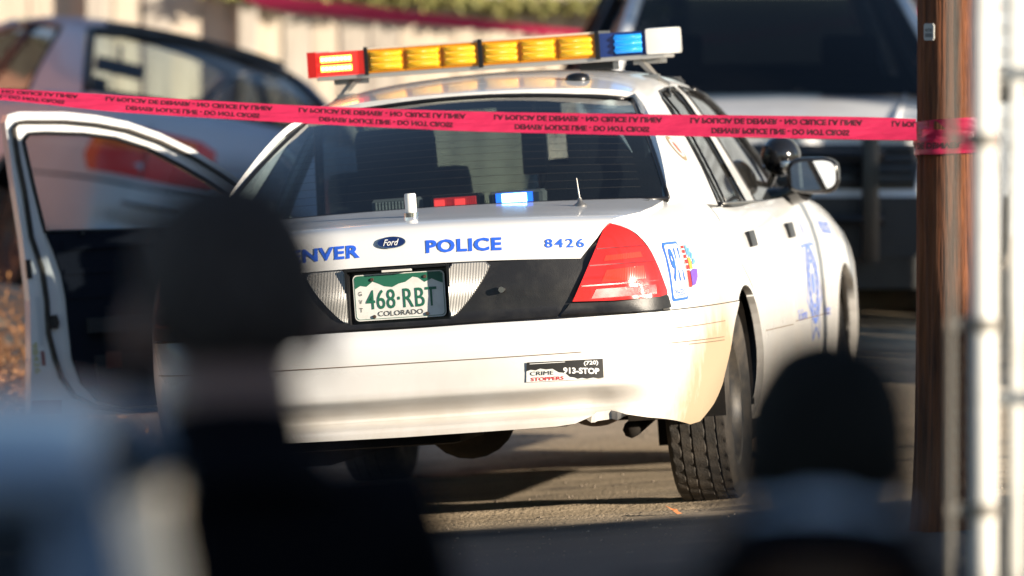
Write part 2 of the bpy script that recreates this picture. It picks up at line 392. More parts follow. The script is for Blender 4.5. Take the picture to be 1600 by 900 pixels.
# greenhouse: cross-section from the belt to the roof centre
_gx = [.872,.80,.735,.685,.640,.595,.52,.35,.16,0]; _gz = [1.0,1.14,1.26,1.345,1.405,1.44,1.468,1.494,1.506,1.51]
_gq = np.concatenate([[0], np.cumsum(np.hypot(np.diff(_gx), np.diff(_gz)))]); GQ = _gq[-1]
_fgx = hermite(_gq, _gx); _fgz = hermite(_gq, _gz)
def G(y, q):
    """q>=0 from right belt to roof centre and on to the left belt (2*GQ)"""
    m = 1
    if q > GQ: q = 2*GQ - q; m = -1
    x, z = _fgx(q), _fgz(q)
    hh = 1 - .12*((y-2.65)/.9)**2 if y < 2.65 else 1 - .09*((y-2.65)/.6)**2
    hh = max(hh, .5)
    f = (z-1.0)/.51
    z = 1.0 + (z-1.0)*(1 + (hh-1)*f) - .018*max(0, y-1.6)*(1-f)
    x *= 1 - .075*max(0, (1.9-y)/.9)**2 * (1-.2*f) - .05*max(0, (y-2.9)/.9)**2
    return np.array([m*x, y, z])
# rear window sheet, a across (-1..1), b up (0..1)
def R(a, b):
    x = a*(.785 + (.575-.785)*b); y = .80 + .93*b + .20*a*a*(1-.65*b)
    z = 1.066 + .362*b + .022*math.sin(math.pi*b) - (.020 + .026*b)*a*a
    return np.array([x, y, z])
# ------------------------------------------------------------------ patrol car
CAR_D, CAR_YAW, CAR_ROLL, CAR_X = 27.9, .153, .069, -.329
def car_matrix():
    cy, sy, cr, sr = math.cos(CAR_YAW), math.sin(CAR_YAW), math.cos(CAR_ROLL), math.sin(CAR_ROLL)
    return Matrix(((cr*cy, sy, -sr*cy, CAR_X), (-cr*sy, cy, sr*sy, CAR_D), (sr, 0, cr, 0), (0,0,0,1)))
def ribbed(name, base, scale, rough=.15, emit=None, emit_s=0, axis=0, strength=.35):
    m = mat(name, base, rough, 0, .5, emit=emit, emit_s=emit_s); nt = m.node_tree; b = nt.nodes['Principled BSDF']
    tc = nt.nodes.new('ShaderNodeTexCoord'); w = nt.nodes.new('ShaderNodeTexWave'); w.bands_direction = 'XYZ'[axis]; w.inputs['Scale'].default_value = scale
    nt.links.new(tc.outputs['Object'], w.inputs['Vector']); bp = nt.nodes.new('ShaderNodeBump'); bp.inputs['Strength'].default_value = strength; bp.inputs['Distance'].default_value = .003
    nt.links.new(w.outputs['Fac'], bp.inputs['Height']); nt.links.new(bp.outputs[0], b.inputs['Normal']); return m
K['tail_red'] = ribbed('tail_lens_red', (.60,.020,.018), 110, .12, (1,.05,.03), .10, strength=.14)
K['tail_dark'] = ribbed('tail_lens_dark_red', (.25,.02,.022), 90, .2)
K['tail_lit'] = ribbed('tail_lens_lit', (.66,.036,.02), 60, .15, (1,.08,.03), .14, strength=.14)
K['clear_lens'] = ribbed('reversing_lens', (.30,.29,.27), 62, .2, strength=.6)
K['lamp_glow'] = mat('lamp_reflector', (.9,.9,.88), .25, .6)
K['amber'] = mat('amber_lens_body', (.55,.22,.005), .2, 0, .6)
K['amber_lamp'] = ribbed('amber_lamp', (.86,.46,.004), 40, .22, (1,.55,.0), .04, 0, .7)
K['red_lens'] = mat('red_lens', (.75,.03,.03), .12, 0, .6, emit=(1,.03,.02), emit_s=.25)
K['red_led'] = mat('lit_red_led', (1,.3,.05), .3, emit=(1,.40,.05), emit_s=3.2)
K['red_led_hot'] = mat('lit_red_led_core', (1,.6,.2), .3, emit=(1,.80,.25), emit_s=5.0)
K['blue_lens'] = mat('blue_lens', (.012,.035,.16), .12, 0, .6)
K['blue_lamp'] = ribbed('lit_blue_lamp', (.02,.30,.80), 40, .2, (.01,.33,1), .22, 0, .5)
K['blue_hot'] = mat('lit_blue_flash', (.3,.6,1), .3, emit=(.25,.55,1), emit_s=12.0)
K['blue_glow'] = mat('blue_flash_lens', (.02,.08,.5), .2, emit=(.02,.16,1), emit_s=1.8)
K['frost'] = mat('frosted_clear_lens', (.74,.72,.68), .22, 0, .5)
K['red_dim'] = ribbed('dim_red_lamp', (.45,.02,.02), 50, .25, (1,.03,.03), .25)
K['mirror'] = mat('mirror_glass', (.75,.78,.8), .02, 1)
K['reflector_red'] = mat('red_reflector', (.28,.03,.03), .4)
K['chalk'] = mat('yellow_crayon', (.55,.50,.12), .8)

CAR = empty('police_car', label='white patrol sedan with blue lettering, roof light bar and open front door', cat='police car')
CAR.matrix_world = car_matrix()
def quadmap(surf, c):
    """unit square onto four corners (top left, top right, bottom right, bottom left) of a surface"""
    tl, tr, br, bl = [np.array(p) for p in c]
    def f(u, v):
        p = (bl*(1-u)+br*u)*(1-v) + (tl*(1-u)+tr*u)*v; return surf(p[0], p[1])
    return f
def sym(right): return right + [(-u, v) for u, v in right[::-1]]
# body shell behind the lamps and panels
patch('rear_structure', sym([(0,.66),(.95,.66),(.94,.78),(.86,.95),(.80,.995),(0,.96)][:]), S, K['trim'], CAR, .06, off=-.014, thick=.0, holes=[[(-.170,.704),(.170,.704),(.170,.888),(-.170,.888)]])
# bumper cover
bot = [(0,.332),(s_x(.5),.335),(s_x(.565),.340),(s_x(.61),.356),(s_x(.65),.372),(s_x(.70),.374),(s_x(.735),.358),(.84,.342),(1.0,.322),(1.17,.298),(1.28,.302),(1.42,.352),(1.54,.415),(1.625,.49),(1.72,.565),(1.80,.618),(1.875,.655),(1.91,.674)]
top = [(1.4,.678),(.97,.682),(.5,.684),(0,.685)]
def dents(s, h):
    return (-.010*math.exp(-((s-.855)/.055)**2-((h-.603)/.028)**2) + .006*math.exp(-((s-.845)/.05)**2-((h-.652)/.018)**2)
            - .006*math.exp(-((s-.93)/.02)**2-((h-.55)/.1)**2) + .004*math.exp(-((s-.80)/.12)**2-((h-.53)/.03)**2)
            + .0018*math.sin(s*9+h*21)*math.sin(h*17-s*4))
BUMP = patch('bumper_cover', [p for p in bot] + top + [(-u, v) for u, v in top[::-1][1:]] + [(-u, v) for u, v in bot[::-1][:-1]], S, K['white'], CAR, .017, thick=.03, disp=dents)
crease = mat('seam_brown', (.16,.11,.07), .9)  # thin brown strips stand in for grooves too fine for the mesh
for a, b in (((-.95,.574),(.60,.571)), ((.99,.622),(1.60,.618)), ((.95,.575),(1.56,.566)), ((1.10,.563),(1.56,.5555))):
    patch('crease', [a, b, (b[0], b[1]+.0026), (a[0], a[1]+.0026)], S, crease, BUMP, .05, off=.0026, thick=0, disp=dents)
# black tail panel with the plate recess
right = [(0,.691),(.533,.693),(.57,.742),(.607,.80),(.637,.845),(.647,.884)]
PANEL = patch('tail_panel', right + [(0,.889)] + [(-u, v) for u, v in right[::-1][:-1]], S, K['black'], CAR, .04, off=.0, thick=.02,
      holes=[[(-.166,.708),(.166,.708),(.166,.884),(-.166,.884)]])
b = MB()
for lo, hi in (((-.166,.06,.700),(.166,.125,.708)), ((-.166,.06,.884),(.166,.125,.89)), ((-.174,.06,.70),(-.166,.125,.89)), ((.166,.06,.70),(.174,.125,.89)), ((-.174,.125,.70),(.174,.132,.89))): b.box(lo, hi)
b.build('plate_recess', K['trim'], PANEL)
m = MB(); m.tube([(.345,.068,.795),(.345,.052,.795)], [.012,.010], 12); m.build('lock_barrel', K['chrome'], PANEL, angle=40)
m = MB(); m.box((-.05,.062,.876),(.05,.10,.888), bev=.003); m.build('plate_lamp', K['frost'], PANEL)
# reversing lamps either side of the plate
bk = smooth_poly([(.172,.886),(.24,.886),(.316,.884),(.292,.836),(.25,.78),(.20,.728),(.185,.718),(.172,.716),(.172,.80)], 1)
for sg in (1, -1):
    P = bk if sg > 0 else mirror_poly(bk)
    ln = patch('reversing_lamp', P, S, K['clear_lens'], CAR, .02, off=.010, thick=.03)
    c = sum(p[0] for p in P)/len(P); rim = [(c+(u-c)*1.05, .80+(v-.80)*1.045) for u, v in P]
    patch('lamp_bezel', rim, S, K['metal'], ln, .03, off=.004, thick=.02)
# number plate
PY = .093
def plateS(u, v): return np.array([u, PY, .796+v])
def rrect(w, h, r, n=5):
    o = []
    for cx, cy, a0 in ((w-r,h-r,0),(-w+r,h-r,90),(-w+r,-h+r,180),(w-r,-h+r,270)):
        o += [(cx+r*math.cos(math.radians(a0+90*k/n)), cy+r*math.sin(math.radians(a0+90*k/n))) for k in range(n+1)]
    return o
PLATE = patch('license_plate', rrect(.1525,.0762,.016), plateS, K['plate'], CAR, .06, thick=.004)
ridge = [(-.146,.030),(-.128,.040),(-.108,.036),(-.086,.052),(-.068,.044),(-.048,.034),(-.022,.030),(.0,.040),(.022,.044),(.048,.060),(.066,.056),(.086,.040),(.11,.050),(.13,.040),(.146,.034)]
patch('mountain_print', ridge + [(.146,.064),(.138,.0705),(-.138,.0705),(-.146,.064)], plateS, K['green_ink'], PLATE, .1, off=.0008, thick=0)
fr = rrect(.1485,.0722,.013); fi = rrect(.1468,.0705,.012)
patch('border_print', fr, plateS, K['green_ink'], PLATE, .1, off=.0010, thick=0, holes=[fi])
lettering('plate_number', '468·RBT', plateS, .006, -.008, .236, .064, K['green_ink'], PLATE, off=.0018, bold=.004, spacing=1.05)
lettering('plate_state', 'COLORADO', plateS, .0, -.0555, .150, .0165, K['black_ink'], PLATE, off=.0016)
for i, ch in enumerate('GVT'): lettering('plate_prefix', ch, plateS, -.130, .014-.027*i, .011, .014, K['black_ink'], PLATE, off=.0016)
for px_, pz in ((-.088,.058),(.088,.058),(-.088,-.064),(.088,-.064)):
    m = MB(); m.tube([(px_,PY,.796+pz),(px_,PY-.005,.796+pz)], [.0065,.005], 8); m.build('plate_bolt', K['rust'], PLATE)
# tail lamps
tl = [(.798,1.008),(.848,.975),(.892,.924),(.916,.886),(.930,.835),(.945,.78),(.960,.738),(.914,.732),(.742,.731),(.590,.737),(.622,.791),(.668,.863),(.716,.935),(.760,.990)]
base = [(.580,.731),(.741,.727),(.958,.733),(.971,.693),(.825,.687),(.545,.692)]
for sg in (1, -1):
    f = (lambda p: p) if sg > 0 else mirror_poly
    T = patch('tail_lamp', f(tl), S, K['tail_red'], CAR, .025, off=.006, thick=.03)
    patch('lamp_base', f(base), S, K['black'], T, .03, off=.008, thick=.03)
    patch('lens_band', f([(.66,.742),(.90,.742),(.90,.772),(.68,.772)]), S, K['tail_dark'], T, .03, off=.0075, thick=0)
    patch('lens_band', f([(.70,.792),(.865,.795),(.865,.838),(.725,.832)]), S, K['tail_lit'], T, .03, off=.0075, thick=0)
    patch('lens_band', f([(.72,.862),(.87,.866),(.868,.884),(.73,.880)]), S, K['tail_lit'], T, .03, off=.0075, thick=0)
    for hh_, a_, b__ in ((.783,.625,.945),(.848,.665,.925),(.902,.70,.905)):
        patch('lens_line', f([(a_,hh_),(b__,hh_),(b__,hh_+.004),(a_,hh_+.004)]), S, K['tail_dark'], T, .03, off=.0082, thick=0)
    edge = smooth_poly([((u-.78)*1.045+.785, (v-.86)*1.035+.865) for u, v in tl], 1)
    patch('lamp_seal', f(edge), S, K['trim'], T, .03, off=.001, thick=.0)
# trunk lid
le = [(.600,.005),(.655,.074),(.69,.135),(.722,.22),(.765,.374),(.783,.60),(.787,.86)]
fe = [(x, min(_lq_of, .935)) for x, _lq_of in [(.7, .93),(.6,.895),(.45,.848),(.25,.804),(0,.784)]]
half = le + fe
LID = patch('trunk_lid', [(0,.002)] + half + [(-u, v) for u, v in half[::-1][1:]], L, K['white'], CAR, .04, off=.003, thick=.02)
lettering('lid_lettering', 'POLICE', L, .2225, .058, .250, .044, K['blue_ink'], LID, off=.005, bold=.035, spacing=1.08)
lettering('lid_lettering', 'DENVER', L, -.268, .058, .292, .044, K['blue_ink'], LID, off=.005, bold=.035, spacing=1.08)
lettering('lid_lettering', '8426', L, .551, .056, .125, .030, K['blue_ink'], LID, off=.005, bold=.012, spacing=1.25)
oval = lambda a, c, u0, v0, n=28: [(u0+a*math.cos(2*math.pi*k/n), v0+c*math.sin(2*math.pi*k/n)) for k in range(n)]
EM = patch('maker_badge', oval(.0485,.0195,-.017,.078), L, K['chrome'], LID, .03, off=.009, thick=.006)
patch('badge_field', oval(.0445,.0165,-.017,.078), L, mat('badge_blue', (.01,.025,.11), .25, 0, .5), EM, .03, off=.0098, thick=0)
lettering('badge_script', 'Ford', L, -.017, .077, .052, .021, K['white_ink'], EM, off=.0112, shear=.35, bold=.01)
m = MB(); c = L(.003,.413); m.lathe([(0,-.002),(.024,-.002),(.024,.016),(.019,.018)], 20, mtx=Matrix.Translation(c)); m.build('antenna_base', K['chrome'], LID, angle=40)
m = MB(); m.lathe([(.0195,.016),(.0195,.075),(.017,.080),(0,.081)], 20, mtx=Matrix.Translation(c)); m.build('antenna_cap', mat('white_plastic', (.75,.74,.70), .4), LID, angle=40)
m = MB(); c = L(.54,.624); m.lathe([(.024,0),(.022,.008),(.010,.016),(.006,.03),(0,.03)], 16, mtx=Matrix.Translation(c)); m.tube([Vector(c)+Vector((0,0,.02)), Vector(c)+Vector((-.006,-.004,.096))], [.0028,.0016], 6); m.build('whip_antenna', K['metal'], LID, angle=50)
# quarter panels, doors, fenders
def arc(cs, R, a0, a1, n=14): return [(cs+R*math.cos(math.radians(a0+(a1-a0)*k/n)), .335+R*math.sin(math.radians(a0+(a1-a0)*k/n))) for k in range(n+1)]
gap = [(2.252,.700),(2.09,.79),(2.006,.862),(2.002,.953),(2.07,1.01)]
quarter = [(.974,.6855),(1.4,.6815),(1.90,.6775)] + arc(2.07,.388,116,64) + gap + [(2.11,1.06),(1.9,1.12),(1.19,1.12),(.95,1.10),(.86,1.05),(.803,1.018),(.853,.982),(.897,.928),(.923,.887),(.937,.836),(.952,.781),(.967,.736)]
rdoor = [(2.076,1.005),(2.010,.95),(2.014,.866),(2.096,.797),(2.262,.706)] + arc(2.07,.388,62,0,8) + [(2.47,.25),(3.305,.25),(3.308,1.0)]
fdoor = [(3.316,1.0),(3.313,.25),(4.41,.25),(4.42,1.0)]
fender = [(4.428,1.06),(4.418,.25),(4.58,.25)] + arc(4.99,.388,180,0,20) + [(5.40,.30),(5.62,.34),(5.68,.6),(5.66,.84),(5.4,1.08)]
QP = []
for sg in (1, -1):
    f = (lambda p: p) if sg > 0 else mirror_poly
    q = patch('quarter_panel', f(quarter), S, K['white'], CAR, .06, thick=.025); QP.append(q)
    d = patch('rear_door', f(rdoor), S, K['white'], CAR, .07, thick=.025)
    doors = [d]
    if sg > 0: doors.append(patch('front_door', f(fdoor), S, K['white'], CAR, .07, thick=.025))
    patch('front_fender', f(fender), S, K['white'], CAR, .08, thick=.03)
    for i, dd in enumerate(doors):
        hs = sg*((2.475, 3.556)[i]); m = MB()
        p = S(hs, .872); q_ = S(hs, .86)
        n = Vector((sg*.97, 0, .25))
        m.box((-.075,-.028,-.004),(.075,.028,.012), bev=.006)
        rotm = Matrix(((0,0,sg*.98),(sg*1,0,0),(0,1*1,.2))).to_4x4()
        M_ = Matrix.Translation(p) @ Matrix((Vector((0,1,0)), Vector((-.2*sg,0,.98)), Vector((.98*sg,0,.2)))).transposed().to_4x4()
        m.v = [tuple(M_ @ Vector(v)) for v in m.v]; m.build('door_handle', K['trim'], dd, angle=40)
        ss, se = ((2.50,3.26),(3.34,4.38))[i]
        patch('rub_line', f([(ss,.548),(se,.540),(se,.543),(ss,.551)]), S, crease, dd, .1, off=.0018, thick=0)
# wheel-arch liners
for ys in (1.38, 4.29):
    for sg in (1,-1):
        m = MB(); fn = lambda t, x: (sg*x, ys+.392*math.cos(t), .335+.392*math.sin(t))
        V = [fn(math.radians(-5+190*k/24), x) for k in range(25) for x in (.60,.935)]; m.add(V, [(2*k,2*k+1,2*k+3,2*k+2) for k in range(24)])
        m.add([(sg*.60, ys, .335)]+[fn(math.radians(-5+190*k/24), .60) for k in range(25)], [(0,k+1,k+2) for k in range(24)])
        m.build('arch_liner', K['under'], CAR)
front = [(5.68,.30),(6.1,.30),(SMAX,.30)]
def Sf(s, h): return S(s, h) if s <= SMAX else S(2*SMAX-s, h)*np.array([-1,1,1])
patch('front_bumper', [(5.66,.34),(5.72,.28),(SMAX,.26),(2*SMAX-5.72,.28),(2*SMAX-5.66,.34),(2*SMAX-5.69,.66),(SMAX,.66),(5.69,.66)], Sf, K['white'], CAR, .08, thick=.03)
patch('grille', [(SMAX-.5,.67),(SMAX+.5,.67),(SMAX+.46,.83),(SMAX-.46,.83)], Sf, K['trim'], CAR, .08, thick=.02)
for a in (1,-1): patch('headlamp', [(SMAX+a*.52,.67),(SMAX+a*.86,.67),(SMAX+a*.84,.82),(SMAX+a*.5,.83)], Sf, K['frost'], CAR, .08, thick=.03)
hood = lambda u, v: np.array([u*(.84-.05*sstep(4.6,5.3,v)), v+.0*u, .6+(1.005-.6)*(1-.42*sstep(3.7,5.45,v)) + .03*(1-u*u) - .006])
sheet('hood', hood, 12, 14, K['white'], CAR, (-1,1), (3.93,5.30), .015)
# roof with its rear pillars
def near_q(p):
    qs = np.linspace(0, GQ, 400); d = [np.linalg.norm(G(p[1], q)-p) for q in qs]; return float(qs[int(np.argmin(d))])
gl = [(R(1, b)[1], near_q(R(1, b))) for b in np.linspace(-.03, 1, 12)]
rt = [(R(a, 1)[1]-.004, near_q(R(a, 1))) for a in (.85,.65,.4,.2)]
fr_ = [(1.655,-.0),(1.70,.05),(1.80,.16),(1.885,.283),(1.935,.38),(2.01,.455),(2.12,.492),(2.5,.497),(2.8,.492),(3.05,.478)]
ws = [(3.08,.60),(3.11,.78)]
rightb = gl + rt + [(R(0,1)[1]-.004, GQ)]
poly = rightb + [(y, 2*GQ-q) for y, q in rightb[::-1][1:]] + [(y, 2*GQ-q) for y, q in fr_] + [(y, 2*GQ-q) for y, q in ws] + [(3.12,GQ)] + ws[::-1] + fr_[::-1]
ROOF = patch('roof', poly, G, K['white'], CAR, .05, thick=.02)
for sg in (1,-1):
    g = (lambda y, q: G(y, q)) if sg > 0 else (lambda y, q: G(y, 2*GQ-q))
    ap = [(2.95,.478),(3.2,.458),(3.42,.415),(3.6,.345),(3.85,.22),(4.02,.0)]
    m = MB(); m.tube([g(y, q) for y, q in ap], .014, 8); m.build('front_pillar', K['white'] if sg < 0 else K['trim'], CAR, smooth=True)
    fl = (lambda p: p) if sg > 0 else (lambda p: [(y, 2*GQ-q) for y, q in p])
    patch('centre_pillar', fl([(2.41,0),(2.505,.495),(2.63,.495),(2.67,0)]), G, K['white'], CAR, .06, off=-.001, thick=.02)
    rg = [(1.69,.008),(1.735,.08),(1.82,.17),(1.90,.283),(1.95,.38),(2.025,.452),(2.13,.485),(2.50,.488),(2.405,.008)]
    W1 = patch('side_window', fl(rg), G, K['glass'], CAR, .08, off=-.007, thick=0)
    m = MB(); m.tube([g(y, q) for y, q in resample(rg, .05)+[rg[0]]], .0045, 6); m.build('window_seal', K['trim'], W1, smooth=True)
    m = MB(); m.tube([g(y, q) for y, q in ((1.862,.0),(1.96,.14),(2.05,.276),(2.12,.39),(2.16,.485))], .0045, 6); m.build('window_divider', K['trim'], W1, smooth=True)
    if sg > 0:
        fg = [(2.675,.008),(2.635,.486),(3.0,.468),(3.3,.435),(3.5,.37),(3.82,.21),(3.93,.015)]
        W2 = patch('side_window', fg, G, K['glass'], CAR, .08, off=-.007, thick=0)
        m = MB(); m.tube([g(y, q) for y, q in resample(fg, .05)+[fg[0]]], .0045, 6); m.build('window_seal', K['trim'], W2, smooth=True)
    m = MB(); m.tube([g(y, .0)+np.array([sg*.004,0,-.004]) for y in np.linspace(1.66, 3.98 if sg > 0 else 2.55, 12)], .015, 6); m.build('belt_moulding', K['trim'], CAR, smooth=True)
    m = MB(); m.tube([g(y, .0)+np.array([sg*.012,0,.004]) for y in np.linspace(1.68, 3.9 if sg > 0 else 2.5, 12)], .006, 6); m.build('belt_strip', K['metal'], CAR, smooth=True)
# small oval shield on the rear pillar
sh = [(1.565+.075*math.cos(t)*.8-.02*math.sin(t), .252+.062*math.sin(t)) for t in np.linspace(0,2*math.pi,21)[:-1]]
B1 = patch('pillar_shield', sh, G, mat('shield_ring', (.30,.22,.13), .5), ROOF, .04, off=.0015, thick=0)
sh2 = [(1.565+(y-1.565)*.72, .252+(q-.252)*.72) for y, q in sh]
B2 = patch('shield_field', sh2, G, K['plate'], B1, .04, off=.0025, thick=0)
patch('shield_mark', [(1.565+(y-1.565)*.34, .252+(q-.252)*.5) for y, q in sh], G, mat('shield_red', (.45,.09,.06), .5), B2, .04, off=.0033, thick=0)
c = G(2.0, 1.0); c[0] = .35
m = MB(); qq = near_q(np.array([.36,2.0,1.47])); c = G(2.0, qq); m.lathe([(.043,-.004),(.044,.006),(.036,.018),(.018,.024),(0,.025)], 24, mtx=Matrix.Translation(c)); m.build('roof_antenna', K['trim'], ROOF, angle=40)
# rear window, windscreen
RW = sheet('rear_window', R, 24, 16, K['rear_glass'], CAR, (-.995,.995), (-.015,1.0))
edge = [R(-1,b) for b in np.linspace(0,1,12)] + [R(a,1) for a in np.linspace(-1,1,20)] + [R(1,b) for b in np.linspace(1,0,12)]
m = MB(); m.tube(edge, .008, 6); m.build('window_seal', K['trim'], RW, smooth=True)
m = MB(); m.tube([R(a,-.012)+np.array([0,-.006,0]) for a in np.linspace(-1.0,1.0,24)], .010, 6); m.build('window_seal', K['trim'], RW, smooth=True)
m = MB()
for b_ in np.linspace(.10,.86,13): m.tube([R(a,b_)+np.array([0,.004,-.002]) for a in np.linspace(-.9,.9,16)], .0007, 4, False)
m.build('defroster_wires', mat('defroster', (.10,.06,.04), .6), RW)
WS = lambda a, b: np.array([a*(.755-.17*b), 4.0-.88*b - .22*a*a*(1-.5*b), .99+.48*b - .02*a*a*b + .02*math.sin(math.pi*b)])
sheet('windscreen', WS, 16, 10, K['clear_glass'], CAR, (1,-1), (0,1))
mt_strip = mat('inspection_strip', (.65,.68,.66), .6)
m = MB(); m.tube([R(.835,.74)+np.array([0,.02,-.01]), R(.865,.60)+np.array([0,.02,-.01]), R(.90,.42)+np.array([0,.02,-.01])], [.011,.010,.002], 4); m.build('glass_sticker', mt_strip, RW)
# interior seen through the glass
m = MB(); m.box((-.74,.86,1.02),(.74,1.42,1.045)); m.build('parcel_shelf', K['interior'], CAR)
m = MB(); m.box((-.80,1.2,.30),(.80,4.1,.36)); m.box((-.84,1.2,.36),(-.80,2.55,.97)); m.box((.80,1.2,.36),(.84,4.0,.97)); m.box((-.8,1.18,.36),(.8,1.22,1.03)); m.build('cabin_tub', K['interior'], CAR)
m = MB(); m.box((-.74,3.55,.62),(.74,4.02,.955), bev=.04); m.build('dashboard', K['interior'], CAR)
m = MB(); m.box((-.66,1.40,.55),(.66,1.60,1.05), bev=.05); m.box((-.66,1.5,.48),(.66,2.0,.62), bev=.05); m.build('rear_seat', K['seat'], CAR)
for sx in (-.38,.38):
    st = MB(); st.box((sx-.26,2.62,.45),(sx+.26,3.15,.60), bev=.05)
    st.v += []; M_ = Matrix.Translation((sx,2.62,.58)) @ Matrix.Rotation(math.radians(14),4,'X')
    st.box((-.26,-.06,0),(.26,.08,.62), M_, bev=.06); s_ = st.build('front_seat', K['seat'], CAR, angle=50)
    hr = MB(); M2 = Matrix.Translation((sx,2.47,1.235)) @ Matrix.Rotation(math.radians(8),4,'X'); hr.box((-.145,-.05,-.085),(.145,.05,.10), M2, bev=.045); hr.tube([(sx-.06,2.49,1.10),(sx-.06,2.47,1.2)], .008, 6); hr.tube([(sx+.06,2.49,1.10),(sx+.06,2.47,1.2)], .008, 6)
    hr.build('headrest', K['seat'], s_, angle=50)
m = MB(); m.lathe([(.19+.014*math.cos(t), .014*math.sin(t)) for t in np.linspace(0,2*math.pi,9)], 32, mtx=Matrix.Translation((-.38,3.42,.93)) @ Matrix.Rotation(math.radians(-65),4,'X')); m.box((-.56,3.41,.915),(-.20,3.43,.945)); m.build('steering_wheel', K['trim'], CAR, smooth=True)
m = MB()
for x in (-.66,.17,.66): m.tube([(x,2.36,.5),(x*.95,2.30,1.40)], .016, 8)
m.tube([(-.64,2.30,1.40),(.64,2.30,1.40)], .016, 8); m.tube([(-.66,2.35,.99),(.66,2.35,.99)], .016, 8); m.box((-.66,2.345,.5),(.66,2.36,.985)); PT = m.build('cage_partition', K['trim'], CAR, angle=40)
m = MB(); m.box((-.64,2.318,1.0),(.16,2.322,1.385)); m.build('partition_screen', glass_mat('partition_plastic', (.55,.60,.60), dirt=(.02,(.3,.3,.3))), PT)
m = MB(); m.box((.10,2.28,1.14),(.19,2.33,1.30), bev=.01); m.build('radio_box', K['trim'], PT)
m = MB(); m.box((-.12,3.16,1.32),(.12,3.19,1.385), bev=.012); m.tube([(0,3.18,1.38),(0,3.20,1.45)], .008, 6); m.build('inner_mirror', K['trim'], CAR, angle=40)
# deck lamps behind the rear window
for x0, x1, kind in ((-.222,-.062,'clear'),(-.020,.150,'red'),(.180,.365,'blue')):
    m = MB(); cx = (x0+x1)/2; hw = (x1-x0)/2; m.prism([(-hw*.98,0),(hw*.98,0),(hw,.042),(hw*.9,.052),(-hw*.9,.052),(-hw,.042)], 0, .10, lambda x, y, z: (cx+x, .965+z, 1.052+y))
    H = m.build('deck_lamp', mat('deck_lamp_grey', (.22,.22,.21), .5) if kind != 'red' else K['trim'], CAR)
    m = MB(); m.box((x0+.012,.955,1.06),(x1-.012,.966,1.096), bev=.003); m.build('lamp_lens', {'clear': mat('deck_clear_lens', (.10,.11,.10), .15, 0, .5), 'red': K['red_dim'], 'blue': mat('deck_blue_lens', (.06,.08,.12), .2, 0, .4)}[kind], H)
    if kind == 'clear':
        m = MB()
        for k in range(12): xk = x0+.018+k*(x1-x0-.036)/11; m.box((xk-.0028,.950,1.062),(xk+.0028,.9555,1.094))
        m.build('lamp_reflector', mat('deck_reflector', (.42,.43,.40), .4), H)
    if kind == 'blue':
        m = MB(); m.box((.226,.948,1.062),(.312,.956,1.096), bev=.004); m.build('lamp_flash', K['blue_hot'], H)
        m = MB(); m.box((.206,.951,1.060),(.332,.955,1.098)); m.build('lamp_flash', K['blue_glow'], H)
    if kind == 'red':
        for xk in (.012,.082): m = MB(); m.box((xk-.018,.950,1.066),(xk+.018,.956,1.090), bev=.003); m.build('lamp_flash', mat('red_flash', (.8,.05,.04), .3, emit=(1,.06,.05), emit_s=.9), H)
# roof light bar
LBX0, LBX1, LBY, LBZ0, LBZ1, LBD = -.668, .642, 2.55, 1.533, 1.625, .145
def lx(p): return LBX0 + (p-490)/567.0*(LBX1-LBX0)
m = MB(); m.box((LBX0+.03,LBY-LBD+.01,LBZ0-.012),(LBX1-.03,LBY+LBD-.01,LBZ0+.004), bev=.003); BAR = m.build('light_bar', mat('bar_aluminium', (.55,.53,.50), .35, .7), CAR)
m = MB(); m.box((lx(583),LBY-LBD+.002,LBZ1-.004),(lx(940),LBY+LBD-.002,LBZ1+.004), bev=.002); m.build('bar_top', mat('bar_top_clear', (.62,.52,.40), .2, 0, .6), BAR)
def module(x0, x1, bm_, lm, inset=.004, scallop=(True, True)):
    m = MB(); m.box((x0,LBY-LBD+.006,LBZ0+.004),(x1,LBY+LBD-.006,LBZ1-.004)); h = m.build('lamp_module', bm_, BAR)
    if lm is not None:
        zc = (LBZ0+LBZ1)/2; hz = (LBZ1-LBZ0)/2-.012; out = []
        for k in range(25):
            t = k/24; zz = -hz+2*hz*t; b_ = .007*abs(math.sin(t*math.pi*3)) if scallop[1] else 0; out.append((x1-inset-.010+b_, zc+zz))
        for k in range(25):
            t = 1-k/24; zz = -hz+2*hz*t; b_ = .007*abs(math.sin(t*math.pi*3)) if scallop[0] else 0; out.append((x0+inset+.008-b_, zc+zz))
        m = MB(); n = len(out); V = [(x, LBY-LBD+.007, z) for x, z in out] + [((x0+x1)/2+(x-(x0+x1)/2)*.95, LBY-LBD-.004, zc+(z-zc)*.93) for x, z in out]
        m.add(V, [tuple(reversed(range(n, 2*n)))] + [(i, n+i, n+(i+1)%n, (i+1)%n) for i in range(n)]); ll = m.build('lamp_lens', lm, h, angle=35)
        for j in range(3):
            zz = zc+hz*(-.64+.64*j); xa, xb = x0+inset+.012, x1-inset-.014; m = MB(); m.tube([(xa-.006,LBY-LBD+.001,zz),(xa,LBY-LBD-.001,zz),((xa+xb)/2,LBY-LBD-.001,zz),(xb,LBY-LBD-.001,zz),(xb+.006,LBY-LBD+.001,zz)], [.003,.0095,.0098,.0095,.003], 10); m.build('lamp_optic', lm, ll, smooth=True)
    return h
ed = [(585,642),(643,700),(701,757)]; e2 = [(764,821),(822,880),(881,939)]
for a, b_ in ed + e2: module(lx(a), lx(b_), K['amber'], K['amber_lamp'])
rm = module(lx(504), lx(580), K['red_lens'], None)
led = MB(); hot = MB()
